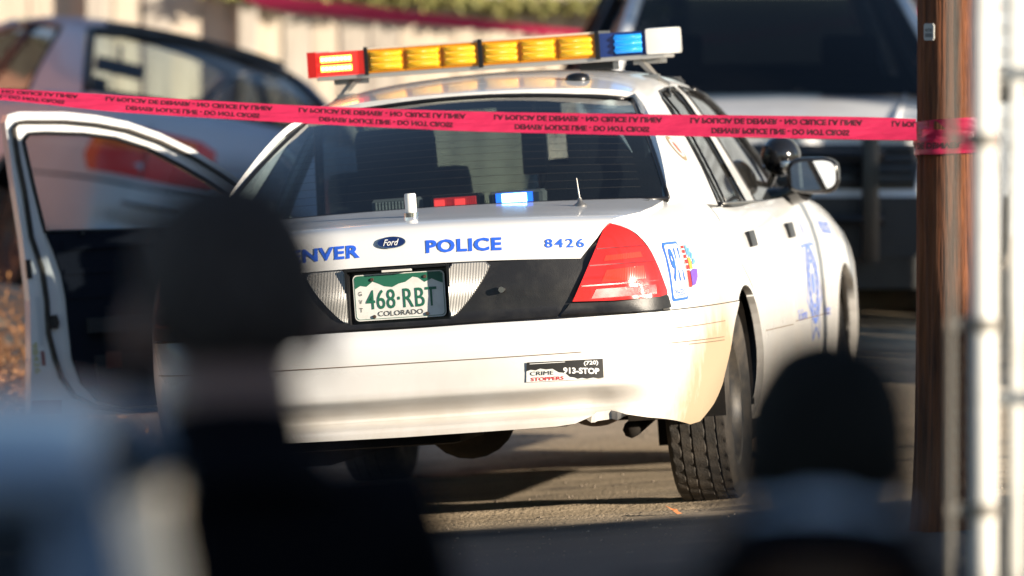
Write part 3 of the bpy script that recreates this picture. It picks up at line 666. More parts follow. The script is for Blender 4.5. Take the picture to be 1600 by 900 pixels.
for i in range(8):
    for j in range(2):
        x = lx(514)+i*(lx(556)-lx(514))/7; z = LBZ0+.030+j*.033
        led.box((x-.0075,LBY-LBD-.002,z-.011),(x+.0075,LBY-LBD+.007,z+.011), bev=.003)
        hot.box((x-.004,LBY-LBD-.004,z-.005),(x+.004,LBY-LBD+.004,z+.005), bev=.0015)
led.build('lamp_flash', K['red_led'], rm); hot.build('lamp_flash', K['red_led_hot'], rm)
bl = module(lx(946), lx(1017), K['blue_lens'], None); module(lx(966), lx(1016), K['blue_lens'], K['blue_lamp'], .002, (True, False))
m = MB(); m.prism([(0,-LBD+.004),(.036,-LBD+.02),(.036,LBD-.02),(0,LBD-.004)], LBZ0, LBZ1, lambda x, y, z: (lx(504)-x, LBY+y, z)); m.build('end_cap', K['red_lens'], BAR)
m = MB(); m.box((lx(1017),LBY-LBD-.004,LBZ0+.001),(lx(1057),LBY+LBD,LBZ1+.003), bev=.012); m.build('end_cap', K['frost'], BAR, angle=40)
for a, b_ in ((579,585),(757,764),(939,946)):
    m = MB(); m.box((lx(a),LBY-LBD-.006,LBZ0-.003),(lx(b_),LBY+LBD,LBZ1+.006), bev=.002); m.build('module_divider', K['trim'], BAR)
for xs in (lx(548), lx(1015)):
    sg = 1 if xs > 0 else -1; rz = G(LBY, near_q(np.array([abs(xs),LBY,1.46])))[2]
    m = MB(); m.box((xs-.05,LBY-.10,LBZ0-.03),(xs+.05,LBY+.06,LBZ0-.010), bev=.004)
    m.tube([(xs-.02*sg,LBY-.09,LBZ0-.02),(xs+.035*sg,LBY-.10,rz-.012)], [.016,.012], 6); m.tube([(xs+.035*sg,LBY-.10,rz-.012),(xs+.075*sg,LBY-.10,rz-.035)], [.012,.008], 6)
    m.box((xs+.01*sg-.03,LBY-.12,rz-.03),(xs+.01*sg+.03,LBY-.07,rz+.006), bev=.004); m.build('bar_foot', K['metal'], BAR, angle=40)
m = MB(); m.box((.30,LBY-.08,1.49),(.42,LBY+.08,LBZ0-.01), bev=.006); m.build('cable_box', K['trim'], BAR)
# right door mirror and pillar spotlight
m = MB(); m.sphere((0,0,0), (.098,.062,.068), 28, 16, lambda d: 1/ (abs(d.x)**3.4+abs(d.z)**3.4+abs(d.y)**2.2+1e-9)**(1/3.0)*.985)
M_ = Matrix.Translation((1.008,3.30,1.058)) @ Matrix.Rotation(math.radians(3),4,'Y'); m.v = [tuple(M_ @ Vector((v[0], min(v[1], .07) if v[1] > 0 else max(v[1],-.03), v[2]))) for v in m.v]
m.tube([(.97,3.31,1.01),(.90,3.36,.985),(.84,3.42,.98)], [.045,.038,.045], 10)
MIR = m.build('door_mirror', mat('mirror_shell', (.014,.014,.015), .22, 0, .6), CAR, angle=60)
mp = [(1.008+.085*math.copysign(abs(math.cos(t))**.55, math.cos(t)), 1.058+.053*math.copysign(abs(math.sin(t))**.6, math.sin(t))) for t in np.linspace(0,2*math.pi,33)[:-1]]
m = MB(); m.prism([((x-1.008), (z-1.058)) for x, z in mp], 0, .004, lambda x, y, z: (1.010+x*.99, 3.262+z-.10*x, 1.058+y)); m.f = [tuple(reversed(f)) for f in m.f]; m.build('mirror_glass', K['mirror'], MIR)
m = MB(); m.sphere((0,0,0), (.074,.085,.074), 26, 16); m.v = [tuple(Matrix.Translation((.872,3.47,1.135)) @ Vector(v)) for v in m.v]
SP = m.build('spotlight', mat('spot_shell', (.010,.010,.011), .12, 0, .8), CAR, smooth=True)
m = MB(); m.tube([(.81,3.44,1.10),(.94,3.42,1.105)], .011, 8); m.box((.88,3.385,1.092),(.92,3.42,1.115), bev=.004); m.tube([(.84,3.5,1.07),(.80,3.60,1.02)], .014, 8); m.build('spot_bracket', K['chrome'], SP, angle=50)
# decals on the quarter panel, doors and bumper
Q911 = quadmap(S, [(1.020,.908),(1.168,.908),(1.132,.712),(.992,.710)]); W9 = 1/.145; H9 = 1/.195
def urect(r=.10): return [(.5+u, .5+v) for u, v in rrect(.5,.5,r)]
D9 = patch('emergency_decal', urect(), Q911, K['blue_ink'], QP[0], .07, off=.0014, thick=0)
patch('decal_field', [(.5+(u-.5)*.86, .5+(v-.5)*.91) for u, v in urect()], Q911, K['plate'], D9, .07, off=.0026, thick=0)
lettering('decal_number', '911', Q911, .5, .60, .70, .58, K['blue_ink'], D9, off=.0052, bold=.03)
lettering('decal_word', 'EMERGENCY', Q911, .5, .135, .70, .11, K['blue_ink'], D9, off=.0046)
QRB = quadmap(S, [(1.178,.893),(1.30,.893),(1.27,.75),(1.150,.75)])
RB = patch('rainbow_decal', [(0,0),(.26,0),(.26,.98),(0,1)], QRB, K['white_ink'], QP[0], .1, off=.0014, thick=0)
for k in range(6):
    v0 = [.0,.42,.55,.68,.80,.91][k]; v1 = [.40,.52,.65,.77,.88,.98][k]
    patch('decal_block', [(.02,v0),(.24,v0),(.24,v1),(.02,v1)], QRB, K['red_ink'], RB, .3, off=.0034, thick=0)
fan = [(.30,.40)] + [(.30+.66*math.cos(t), .40+.60*math.sin(t)) for t in np.linspace(0,math.pi/2,9)]
patch('decal_sun', [(.30,.42),(.56,.42),(.56,.66),(.30,.70)], QRB, mat('decal_orange', (.8,.35,.06), .5), RB, .3, off=.0034, thick=0)
patch('decal_swoosh', [(.30,.02),(.62,.05),(.92,.22),(.98,.40),(.66,.42),(.30,.36)], QRB, mat('decal_purple', (.16,.07,.42), .5), RB, .3, off=.0034, thick=0)
for k in range(4):
    t0 = math.radians(12+20*k); t1 = math.radians(25+20*k)
    patch('decal_ray', [(.32+.34*math.cos(t0), .44+.30*math.sin(t0)), (.32+.66*math.cos(t0), .44+.56*math.sin(t0)), (.32+.66*math.cos(t1), .44+.56*math.sin(t1)), (.32+.34*math.cos(t1), .44+.30*math.sin(t1))], QRB, mat('decal_sky', (.12,.38,.72), .5), RB, .3, off=.0034, thick=0)
FD = [o for o in CAR.children if o.name.startswith('front_door')][0]
star = []
for k in range(14):
    a = math.pi/2+2*math.pi*k/14; r = .235 if k % 2 == 0 else .165; star.append((3.93+r*math.cos(a), .665+r*math.sin(a)))
ST = patch('door_star', star, S, K['pale_blue_ink'], FD, .06, off=.0012, thick=0, holes=[[(3.93+(u-3.93)*.93, .665+(v-.665)*.93) for u, v in star]])
for r0, r1 in ((.150,.128),(.092,.078),(.040,0)):
    ring = lambda r: [(3.93+r*math.cos(t), .665+r*math.sin(t)) for t in np.linspace(0,2*math.pi,33)[:-1]]
    patch('star_ring', ring(r0), S, K['pale_blue_ink'], ST, .06, off=.0012, thick=0, holes=[ring(r1)] if r1 else [])
for k in range(20):
    a = 2*math.pi*k/20; u, v = 3.93+.110*math.cos(a), .665+.110*math.sin(a)
    patch('star_letter', [(u-.010,v-.012),(u+.008,v-.010),(u+.010,v+.010),(u-.008,v+.012)], S, K['pale_blue_ink'], ST, .1, off=.0012, thick=0)
lettering('door_motto', 'To Serve', S, 3.55, .565, .26, .040, K['blue_ink'], FD, off=.0014, shear=.3)
lettering('door_motto', '& Protect', S, 4.29, .555, .20, .040, K['blue_ink'], FD, off=.0014, shear=.3)
FE = [o for o in CAR.children if o.name.startswith('front_fender')][0]
lettering('fender_lettering', 'POLICE', S, 4.62, .86, .30, .048, K['pale_blue_ink'], FE, off=.0014, bold=.03)
# crime-line sticker on the bumper
QST = quadmap(lambda s, h: S(s, h), [(.418,.551),(.668,.546),(.667,.482),(.413,.487)])
so = .0052
SK = patch('phone_sticker', [(0,0),(1,0),(1,1),(0,1)], QST, K['plate'], BUMP, .12, off=so, thick=0)
torn = [(0,.55),(.06,.62),(.12,.58),(.18,.66),(.26,.60),(.34,.62),(.42,.42),(.50,.38),(.56,.16),(.62,.12),(.66,.04),(.72,.08),(.78,.02),(.86,.06),(.93,.01),(1,.03)]
patch('sticker_field', torn + [(1,1),(0,1)], QST, K['black_ink'], SK, .2, off=so+.0008, thick=0)
lettering('sticker_word', 'CRIME', QST, .20, .42, .30, .20, K['black_ink'], SK, off=so+.0016)
lettering('sticker_word', 'STOPPERS', QST, .27, .13, .42, .18, K['red_ink'], SK, off=so+.0016, bold=.02)
lettering('sticker_word', '(720)', QST, .84, .80, .19, .26, K['white_ink'], SK, off=so+.0016, bold=.03)
lettering('sticker_word', '913-STOP', QST, .71, .44, .47, .32, K['white_ink'], SK, off=so+.0016, bold=.04, rot=-.0, skew=-.28)
patch('sticker_line', [(.04,.90),(.50,.92),(.50,.95),(.04,.93)], QST, K['white_ink'], SK, .2, off=so+.0016, thick=0)
# wheels
def tyre_r(i, j):
    # circumferential ribs with slanted sipes
    rib = {6:0, 7:0, 9:1, 10:1, 12:2, 13:2, 15:3, 16:3, 18:4, 19:4}.get(i)
    if rib is None: return 0
    return -.005 if (j + [0,2,1,3,0][rib]) % 4 == 0 else 0
tp = [(.215,-.085),(.245,-.106),(.285,-.113),(.312,-.109),(.327,-.100),(.333,-.094),(.3345,-.088),(.3355,-.066),(.327,-.062),(.336,-.058),(.337,-.028),(.328,-.024),(.337,-.019),(.337,.019),(.328,.024),(.337,.028),(.336,.058),(.327,.062),(.3355,.066),(.3345,.088),(.333,.094),(.327,.100),(.312,.109),(.285,.113),(.245,.106),(.215,.085)]
tm = MB(); tm.lathe(tp, 144, axis='x', rfun=tyre_r)
rimm = MB(); rimm.lathe([(.216,-.09),(.222,-.085),(.205,-.07),(.19,.02),(.20,.045),(.222,.085),(.217,.092),(.205,.088),(.19,.060),(.16,.045),(.12,.052),(.10,.030),(.06,.028),(0,.028)], 48, axis='x')
capm = MB(); capm.lathe([(.062,.026),(.060,.050),(.045,.062),(0,.066)], 24, axis='x')
for k in range(5):
    a = 2*math.pi*k/5; capm.lathe([(.012,.028),(.012,.050),(0,.054)], 8, axis='x', mtx=Matrix.Translation((0,.082*math.cos(a),.082*math.sin(a))))
hubm = MB(); hubm.lathe([(0,-.10),(.15,-.10),(.15,-.06),(0,-.06)], 32, axis='x')
proto = None
for wx, wy in ((.824,1.38),(-.824,1.38),(.825,4.29),(-.825,4.29)):
    if proto is None:
        w = hubm.build('wheel', K['under'], CAR, angle=40); t = tm.build('tyre', K['rubber'], w, angle=50); r = rimm.build('rim', K['steel'], w, angle=40); c = capm.build('hub_cap', K['metal'], w, angle=40); proto = (w, t, r, c)
    else:
        w = proto[0].copy(); col.objects.link(w); w.parent = CAR
        for ch in proto[1:]:
            k = ch.copy(); col.objects.link(k); k.parent = w
    w.location = (wx, wy, .331); w.rotation_euler = (rng.uniform(0,6), 0, 0) if wx > 0 else (rng.uniform(0,6), 0, math.pi)
# underside
m = MB(); m.box((-.70,.30,.40),(.70,5.1,.46)); m.box((-.90,1.84,.175),(-.58,3.86,.40)); m.box((.58,1.84,.175),(.90,3.86,.40)); m.box((-.25,1.9,.26),(.25,4.4,.40)); m.box((-.6,4.5,.24),(.6,5.1,.45)); m.build('underbody', K['under'], CAR)
m = MB(); m.box((-.52,.42,.285),(.12,.95,.42), bev=.03); m.box((-.60,.16,.34),(.40,.30,.42), bev=.01); m.build('fuel_tank', K['under'], CAR, angle=40)
m = MB(); m.tube([(-.72,1.38,.335),(.72,1.38,.335)], .045, 10); m.sphere((0,1.36,.33), (.16,.14,.14), 16, 10); m.tube([(.60,1.5,.30),(.60,1.05,.27)], .03, 8); m.tube([(-.60,1.5,.30),(-.60,1.05,.27)], .03, 8); m.build('rear_axle', K['under'], CAR, smooth=True)
for sg in (1,-1):
    m = MB(); m.tube([(sg*.66,.30,.385),(sg*.655,.5,.37),(sg*.55,.8,.36)], .026, 12); m.sphere((sg*.50,1.0,.36), (.10,.26,.07), 16, 10); m.build('exhaust_pipe', K['rust'], CAR, smooth=True)
    m = MB(); m.box((sg*.70-.03,1.02,.30),(sg*.70+.03,1.10,.60), bev=.01); m.build('mud_bracket', K['under'], CAR)
# left front door, swung wide open on its hinges
PHI = math.radians(66)
def Dr(u, z): return np.array([-.955+u*math.sin(PHI), 3.72+u*math.cos(PHI), z])
dm = lambda P: [(-d, z) for d, z in P]
douter = dm([(1.106,1.45),(1.089,1.216),(1.072,1.025),(1.060,.788),(1.072,.576),(1.090,.352),(1.06,.345),(.84,.343),(.3,.33),(.02,.33),(0,.36),(0,.98),(.12,1.085),(.251,1.187),(.316,1.239),(.409,1.307),(.526,1.372),(.644,1.422),(.763,1.454),(.883,1.474),(1.051,1.486),(1.094,1.478)])
dhole = dm([(1.043,1.380),(1.02,1.402),(.96,1.401),(.816,1.387),(.697,1.364),(.578,1.318),(.462,1.249),(.368,1.185),(.25,1.09),(.17,1.0),(.478,1.012),(.986,1.038),(1.017,1.211)])
DOOR = patch('open_door', douter, Dr, K['white_door'], CAR, .08, thick=.085, holes=[dhole]); tag(DOOR, 'open left front door seen from inside, white frame and dark trim')
patch('door_skin', douter, Dr, K['white_door'], DOOR, .1, off=-.085, thick=.006, holes=[dhole])
patch('door_glass', [( (u+.6)*1.02-.6, (z-1.2)*1.02+1.2) for u, z in dhole], Dr, glass_mat('door_glass', (.72,.75,.72), dirt=(.03,(.4,.38,.34))), DOOR, .1, off=-.04, thick=0)
hl = resample(dhole, .04); m = MB(); m.tube([Dr(*p)+np.array([.41,-.91,0])*.004 for p in hl+[hl[0]]], .008, 6); m.build('glass_seal', K['trim'], DOOR, smooth=True)
fm = dm([(1.079,1.428),(1.06,1.445),(1.03,1.447),(.883,1.437),(.763,1.418),(.644,1.388),(.526,1.338),(.409,1.272),(.316,1.205),(.20,1.11)])
sealp = dm([(1.079,1.428),(1.068,1.30),(1.053,1.19),(1.040,1.023),(1.008,.903),(.999,.784),(1.001,.665),(.983,.569),(.964,.497),(.921,.422),(.84,.374),(.72,.350),(.3,.345)])
def rib3(pts, w): 
    pts = [Dr(*p)+np.array([.41,-.91,0])*.010 for p in pts]; m = MB(); m.tube(pts, w, 6); return m
rib3(fm, .008).build('weather_seal', K['rubber'], DOOR, smooth=True); rib3(sealp, .011).build('weather_seal', K['rubber'], DOOR, smooth=True)
trim_o = dm([(.985,1.030),(.960,.96),(.937,.874),(.927,.79),(.925,.707),(.920,.564),(.894,.468),(.838,.397),(.74,.366),(.1,.37),(.04,.45),(.04,.98),(.2,1.0),(.5,1.012)])
TR = patch('trim_panel', trim_o, Dr, K['navy'], DOOR, .08, off=.028, thick=.03)
for z0, z1, o_ in ((.955,.99,.040),(.865,.885,.034),(.775,.80,.034)):
    patch('trim_ridge', dm([(.93,z0+.01),(.93,z1+.01),(.15,z1),(.15,z0)]), Dr, K['navy'], TR, .1, off=o_, thick=.012)
patch('arm_rest', dm([(.86,.655),(.86,.71),(.25,.70),(.25,.64)]), Dr, K['interior'], TR, .1, off=.085, thick=.06)
patch('map_pocket', dm([(.83,.42),(.84,.57),(.25,.57),(.25,.42)]), Dr, K['interior'], TR, .1, off=.05, thick=.025)
patch('red_reflector', dm([(.80,.52),(.80,.58),(.74,.58),(.74,.52)]), Dr, mat('dim_reflector', (.06,.012,.010), .4), TR, .1, off=.054, thick=.004)
patch('lock_knob', dm([(.86,1.018),(.86,1.036),(.845,1.036),(.845,1.018)]), Dr, K['trim'], TR, .05, off=.045, thick=.015)
patch('door_latch', dm([(.990,.680),(.992,.728),(.966,.730),(.958,.70),(.966,.678)]), Dr, K['trim'], DOOR, .05, off=.020, thick=.02)
patch('door_check', dm([(1.066,.87),(1.068,.94),(1.048,.94),(1.046,.87)]), Dr, K['trim'], DOOR, .05, off=.008, thick=.01)
patch('edge_reflector', dm([(1.086,.362),(1.080,.416),(.968,.410),(.972,.358)]), Dr, K['reflector_red'], DOOR, .05, off=.004, thick=.003)
lettering('door_number', '98426', lambda u, v: Dr(u, v), -1.052, .575, .115, .020, K['chalk'], DOOR, off=.003, rot=-math.pi/2+.05)
patch('paper_label', dm([(1.036,.62),(1.040,.80),(1.022,.80),(1.019,.62)]), Dr, mat('paper_label', (.58,.60,.62), .7), DOOR, .1, off=.003, thick=0)
patch('paper_label', dm([(1.032,.545),(1.034,.60),(1.020,.60),(1.018,.545)]), Dr, mat('faded_red_label', (.30,.13,.12), .7), DOOR, .1, off=.003, thick=0)
# ------------------------------------------------------------------ ground
def gz(x, y):
    lx_ = (x-CAR_X)*math.cos(CAR_YAW) - (y-CAR_D)*math.sin(CAR_YAW)
    w = .12 + .88*sstep(14, 25.0, y) - .75*sstep(33.5, 38, y)
    lxc = 5*math.tanh(lx_/5) if abs(lx_) > 1.3 else lx_
    if abs(lx_) > 1.3: lxc = math.copysign(1.3 + 3.0*math.tanh((abs(lx_)-1.3)/3.0), lx_)
    z = math.tan(CAR_ROLL)*lxc*w
    if y < 26: z += .021*(max(y, -6)-26)
    if y > 32.6: z += .085*min(y-32.6, 5.2)*sstep(-2.4, .6, x)
    if y > 37:   # the bank the blue sedan has come to rest on
        d = -((x+1.27)*math.cos(.3665) + (y-39.9)*math.sin(.3665)); w = (1-sstep(1.3, 2.6, abs(d)))*sstep(37.2, 38.8, y)*(1-sstep(45, 47, y))
        z = z*(1-w) + (.17+.2217*d)*w
    return z
K['ground_with_shade'] = mat('alley_ground', (.34,.27,.185), .92, noise=(1.6,(.52,.41,.28),.36,.66,(1,2.6,1)), bump=(70,.55))
def add_fine(m, scale, lo, hi, dark):
    nt = m.node_tree; b = nt.nodes['Principled BSDF']; l = b.inputs['Base Color'].links[0]; src = l.from_socket
    tc = nt.nodes.new('ShaderNodeTexCoord'); nz = nt.nodes.new('ShaderNodeTexNoise'); nz.inputs['Scale'].default_value = scale; nz.inputs['Detail'].default_value = 4; nt.links.new(tc.outputs['Object'], nz.inputs['Vector'])
    mr = nt.nodes.new('ShaderNodeMapRange'); mr.inputs['From Min'].default_value = lo; mr.inputs['From Max'].default_value = hi; nt.links.new(nz.outputs['Fac'], mr.inputs['Value'])
    mx = nt.nodes.new('ShaderNodeMix'); mx.data_type = 'RGBA'; nt.links.new(mr.outputs[0], mx.inputs[0]); nt.links.new(src, mx.inputs[6]); mx.inputs[7].default_value = (*dark, 1); nt.links.new(mx.outputs[2], b.inputs['Base Color'])
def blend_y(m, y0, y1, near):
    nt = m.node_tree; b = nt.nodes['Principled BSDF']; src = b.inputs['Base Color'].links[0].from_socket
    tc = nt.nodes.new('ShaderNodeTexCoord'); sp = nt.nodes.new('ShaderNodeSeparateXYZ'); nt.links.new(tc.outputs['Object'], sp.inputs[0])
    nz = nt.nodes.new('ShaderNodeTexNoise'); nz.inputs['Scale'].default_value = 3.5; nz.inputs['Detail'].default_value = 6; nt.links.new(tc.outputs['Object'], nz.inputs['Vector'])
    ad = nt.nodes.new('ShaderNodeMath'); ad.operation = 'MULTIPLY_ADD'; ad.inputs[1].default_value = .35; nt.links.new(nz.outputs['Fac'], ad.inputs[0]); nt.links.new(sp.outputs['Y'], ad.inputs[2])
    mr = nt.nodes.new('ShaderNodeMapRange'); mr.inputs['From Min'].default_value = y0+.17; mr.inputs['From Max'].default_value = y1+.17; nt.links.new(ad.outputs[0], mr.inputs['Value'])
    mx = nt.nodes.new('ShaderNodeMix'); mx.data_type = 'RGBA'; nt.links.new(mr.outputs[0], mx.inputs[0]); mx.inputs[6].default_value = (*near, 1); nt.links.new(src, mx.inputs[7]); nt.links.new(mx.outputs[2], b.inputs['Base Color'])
blend_y(K['ground_with_shade'], 28.05, 28.25, (.055,.052,.050))  # darker near ground puts the foreground shade into the colour
add_fine(K['ground_with_shade'], 60, .58, .70, (.07,.06,.05)); add_fine(K['ground_with_shade'], 2.2, .60, .75, (.09,.075,.06))
def axis_pts(segs):
    o = []
    for a, b_, n in segs: o += [a+(b_-a)*k/n for k in range(n)]
    return o + [segs[-1][1]]
xs = axis_pts([(-900,-60,6),(-60,-12,12),(-12,-5,12),(-5,-3,12),(-3,3,60),(3,12,18),(12,60,12),(60,900,6)])
ys = axis_pts([(-900,-40,6),(-40,4,22),(4,24,40),(24,27.3,20),(27.3,30.6,110),(30.6,40,60),(40,48,32),(48,60,10),(60,200,14),(200,1400,8)])
def gut(x, y):
    # worn gutter pan crossing the alley just behind the rear wheels
    c = 28.85 + .03*math.sin(x*1.3) - math.tan(CAR_YAW)*(x-CAR_X)*.7
    d = y - c
    z = -.030*math.exp(-(d/.22)**2) + .018*math.exp(-((d-.36)/.05)**2) - .016*math.exp(-((d+.02)/.016)**2) + .014*math.exp(-((d+.28)/.04)**2) - .010*math.exp(-((d-.17)/.018)**2)
    z += .003*math.sin(x*7+y*3)*math.sin(y*11-x*2)
    return z*sstep(0, 1.2, 6-abs(x))
V = [(x, y, gz(max(-40, min(40, x)), min(y, 60)) + gut(x, y)) for x in xs for y in ys]; ny = len(ys)
Fc = [(i*ny+j, (i+1)*ny+j, (i+1)*ny+j+1, i*ny+j+1) for i in range(len(xs)-1) for j in range(ny-1)]
tag(mesh('ground', V, Fc, K['ground_with_shade'], None, True), kind='structure')
# loose grit and one fallen leaf
def leaf_mesh(nm, m_):
    pts = [(0,-.03),(.012,-.018),(.026,-.014),(.018,0),(.028,.012),(.012,.016),(0,.034),(-.012,.016),(-.028,.012),(-.018,0),(-.026,-.014),(-.012,-.018)]
    V = [(0,0,.010)] + [(x, y, .004+.22*abs(x)) for x, y in pts]; Fc = [(0,i+1,(i+1)%12+1) for i in range(12)]
    return V, Fc
LV, LF = leaf_mesh('leaf', None)
lf = mesh('fallen_leaf', LV, LF, mat('dry_leaf', (.42,.15,.05), .7)); x, y = .535, 28.35; lf.location = (x, y, gz(x, y)+gut(x, y)+.004); lf.rotation_euler = (.5,.2,1.0); lf.scale = (1.3,1.3,1.3)
tag(lf, 'small dry orange leaf lying on the ground behind the right rear wheel', 'leaf')
gv = []; gf = []
for k in range(1800):
    x = rng.uniform(-1.6, 2.0); y = rng.uniform(26, 33.5); r = rng.choice((.0015,.002,.003,.003,.004,.006))*rng.uniform(.7,1.3); z = gz(x, y)+gut(x, y); n = len(gv)
    gv += [(x+r,y,z),(x,y+r,z),(x-r,y,z),(x,y-r,z),(x+r*.2,y,z+r*.9)]; gf += [(n,n+1,n+4),(n+1,n+2,n+4),(n+2,n+3,n+4),(n+3,n,n+4)]
tag(mesh('gravel', gv, gf, mat('grit', (.22,.18,.14), .9)), 'loose grit scattered over the alley ground', 'gravel', kind='stuff')

# ------------------------------------------------------------------ utility pole with its tag and tape wraps
def at(px_, py_, d):
    """point seen at a photograph pixel, at depth d along the view"""
    f = Vector((0, math.cos(PITCH), -math.sin(PITCH))); u = Vector((0, math.sin(PITCH), math.cos(PITCH)))
    return Vector((0,0,CAMZ)) + (f + Vector((1,0,0))*(px_-800)/13333.3 + u*(450-py_)/13333.3)*d
POLE_X, POLE_Y, POLE_R = 1.369, 26.35, .124
K['pole_wood'] = mat('pole_wood', (.22,.070,.020), .9, noise=(16,(.045,.017,.008),.36,.70,(3,3,.22)), bump=(40,1.0,(3,3,.15)))
pz0 = gz(POLE_X, POLE_Y)-.15
UP = empty('utility_pole', (POLE_X, POLE_Y, pz0), label='weathered brown wooden utility pole with the tape wrapped round it', cat='pole')
V = []; Fc = []; NA, NZ = 90, 120
grooves = [(rng.uniform(0, 2*math.pi), rng.uniform(.012,.045), rng.uniform(.003,.010), rng.uniform(0,8), rng.uniform(.3,2.2)) for _ in range(170)]
zs_ = [3.2*i/100 for i in range(101)] + [3.2+6*i/19 for i in range(1,20)]
for z in zs_:
    act = [g for g in grooves if abs(z-g[3]*.5) < g[4]]
    for k in range(NA):
        a = 2*math.pi*k/NA; r = POLE_R*(1-.012*z) + .003*math.sin(3*a+z) + (.012*math.exp(-(z/.25)**2)*(1+math.sin(5*a)))
        for g in act:
            d = abs((a-g[0]+math.pi) % (2*math.pi) - math.pi + .04*math.sin(z*2+g[3]))
            if d < g[1]*2.2: r -= g[2]*math.exp(-(d/g[1])**2)*(1-((z-g[3]*.5)/g[4])**2)
        V.append((r*math.cos(a), r*math.sin(a), z))
for i in range(len(zs_)-1):
    for k in range(NA): Fc.append((i*NA+k, i*NA+(k+1)%NA, (i+1)*NA+(k+1)%NA, (i+1)*NA+k))
Fc.append(tuple((len(zs_)-1)*NA+k for k in range(NA)))
mesh('shaft', V, Fc, K['pole_wood'], UP, True)
# small pale tag nailed on
def poleS(u, v, r=POLE_R):
    """u metres round the pole from the side facing the camera, v height above the pole's foot"""
    a = -math.pi/2 + u/r; return np.array([r*math.cos(a), r*math.sin(a), v])
tz = at(1442, 50, 26.2).z - pz0
tu = -.088
tgm = patch('number_tag', [(tu+u, tz+v) for u, v in [(-.014,-.026),(.014,-.026),(.018,-.020),(.018,.020),(.014,.026),(-.014,.026),(-.018,.020),(-.018,-.020)]], lambda u, v: poleS(u, v, .1205), mat('tag_metal', (.42,.42,.40), .5), UP, .02, off=.012, thick=.006)
lettering('tag_print', '46728', lambda u, v: poleS(u, v, .1205), tu, tz+.006, .024, .010, K['black_ink'], tgm, off=.0135)
patch('tag_print', [(tu-.012,tz-.016),(tu+.012,tz-.016),(tu+.012,tz-.004),(tu-.012,tz-.004)], lambda u, v: poleS(u, v, .1205), mat('tag_grey', (.16,.16,.16), .6), tgm, .02, off=.0132, thick=0)

# ------------------------------------------------------------------ police tape in front of the car
def tape_mat(name, c, dark):
    m = bpy.data.materials.new(name); m.use_nodes = True; nt = m.node_tree; b = nt.nodes['Principled BSDF']; o = nt.nodes['Material Output']
    b.inputs['Base Color'].default_value = (*c, 1); b.inputs['Roughness'].default_value = .28; b.inputs['Coat Weight'].default_value = .2
    t = nt.nodes.new('ShaderNodeBsdfTranslucent'); t.inputs[0].default_value = (*dark, 1); mx = nt.nodes.new('ShaderNodeMixShader'); mx.inputs[0].default_value = .28
    tc = nt.nodes.new('ShaderNodeTexCoord'); nz = nt.nodes.new('ShaderNodeTexNoise'); nz.inputs['Scale'].default_value = 13; nz.inputs['Detail'].default_value = 4; mp = nt.nodes.new('ShaderNodeMapping'); mp.inputs['Scale'].default_value = (.5,1,3)
    nt.links.new(tc.outputs['Object'], mp.inputs[0]); nt.links.new(mp.outputs[0], nz.inputs['Vector']); bp = nt.nodes.new('ShaderNodeBump'); bp.inputs['Strength'].default_value = .75; bp.inputs['Distance'].default_value = .02
    nt.links.new(nz.outputs['Fac'], bp.inputs['Height']); nt.links.new(bp.outputs[0], b.inputs['Normal'])
    nt.links.new(b.outputs[0], mx.inputs[1]); nt.links.new(t.outputs[0], mx.inputs[2]); nt.links.new(mx.outputs[0], o.inputs[0]); return m
K['tape'] = tape_mat('pink_tape', (.60,.028,.095), (.70,.03,.10)); K['tape_ink'] = mat('tape_ink', (.045,.006,.012), .5)
# centre line in the photograph: (x, top, bottom, depth)
tp_ = [(-520,102,119,25.6),(-200,127,143,25.8),(0,138,156,25.95),(200,150,176,26.05),(430,163,190,26.15),(600,170,199,26.2),(770,175,206,26.22),(1035,179,212,26.22),(1350,183,218,26.2),(1432,186,219,26.19)]
TW = .078
cl = []; tl_ = []; ut = [0.0]
for i, (x, a, b_, d) in enumerate(tp_):
    c = at(x, (a+b_)/2, d); full = TW*13333.3/d; cs = min(1, (b_-a)/full); cl.append(np.array(c)); tl_.append(math.acos(cs))
    if i: ut.append(ut[-1]+np.linalg.norm(cl[-1]-cl[-2]))
fx = hermite(ut, [c[0] for c in cl]); fy = hermite(ut, [c[1] for c in cl]); fz = hermite(ut, [c[2] for c in cl]); ft = hermite(ut, tl_)
def tapeS(u, v):
    t = ft(u); w = .006*math.sin(u*5.1)+.004*math.sin(u*11.7+1) + .0016*math.sin(u*31+v*60) + .0008*math.sin(u*83-v*90)
    return np.array([fx(u), fy(u)+math.sin(t)*v*1.0+w, fz(u)+math.cos(t)*v])
TAPE = sheet('police_tape', tapeS, 260, 4, K['tape'], None, (0, ut[-1]), (-TW/2, TW/2))
tag(TAPE, 'bright pink police tape with black print, stretched across in front of the car', 'tape')
def u_at(px_): return float(np.interp(px_, [p[0] for p in tp_], ut))
starts = [(-139,122),(165,426),(467,728),(772,1035),(1079,1348),(1391,1655)]
for a, b_ in starts:
    ua, ub = u_at(a), u_at(min(b_, 1432)); w_ = .518
    if b_ > 1432:
        lettering('tape_print', 'LA POL', tapeS, u_at(1413), .018, u_at(1432)-u_at(1394), .0205, K['tape_ink'], TAPE, off=.0010, flip=True, bold=.04); continue
    uc = (ua+ub)/2; w_ = ub-ua
    lettering('tape_print', 'LA POLICIA DE DENVER - NO CRUCE LA LINEA', tapeS, uc, .018, w_, .0205, K['tape_ink'], TAPE, off=.0010, flip=True, bold=.04)
    lettering('tape_print', 'DENVER POLICE LINE - DO NOT CROSS', tapeS, uc+.012, -.017, w_*.80, .0205, K['tape_ink'], TAPE, off=.0010, flip=True, bold=.04)
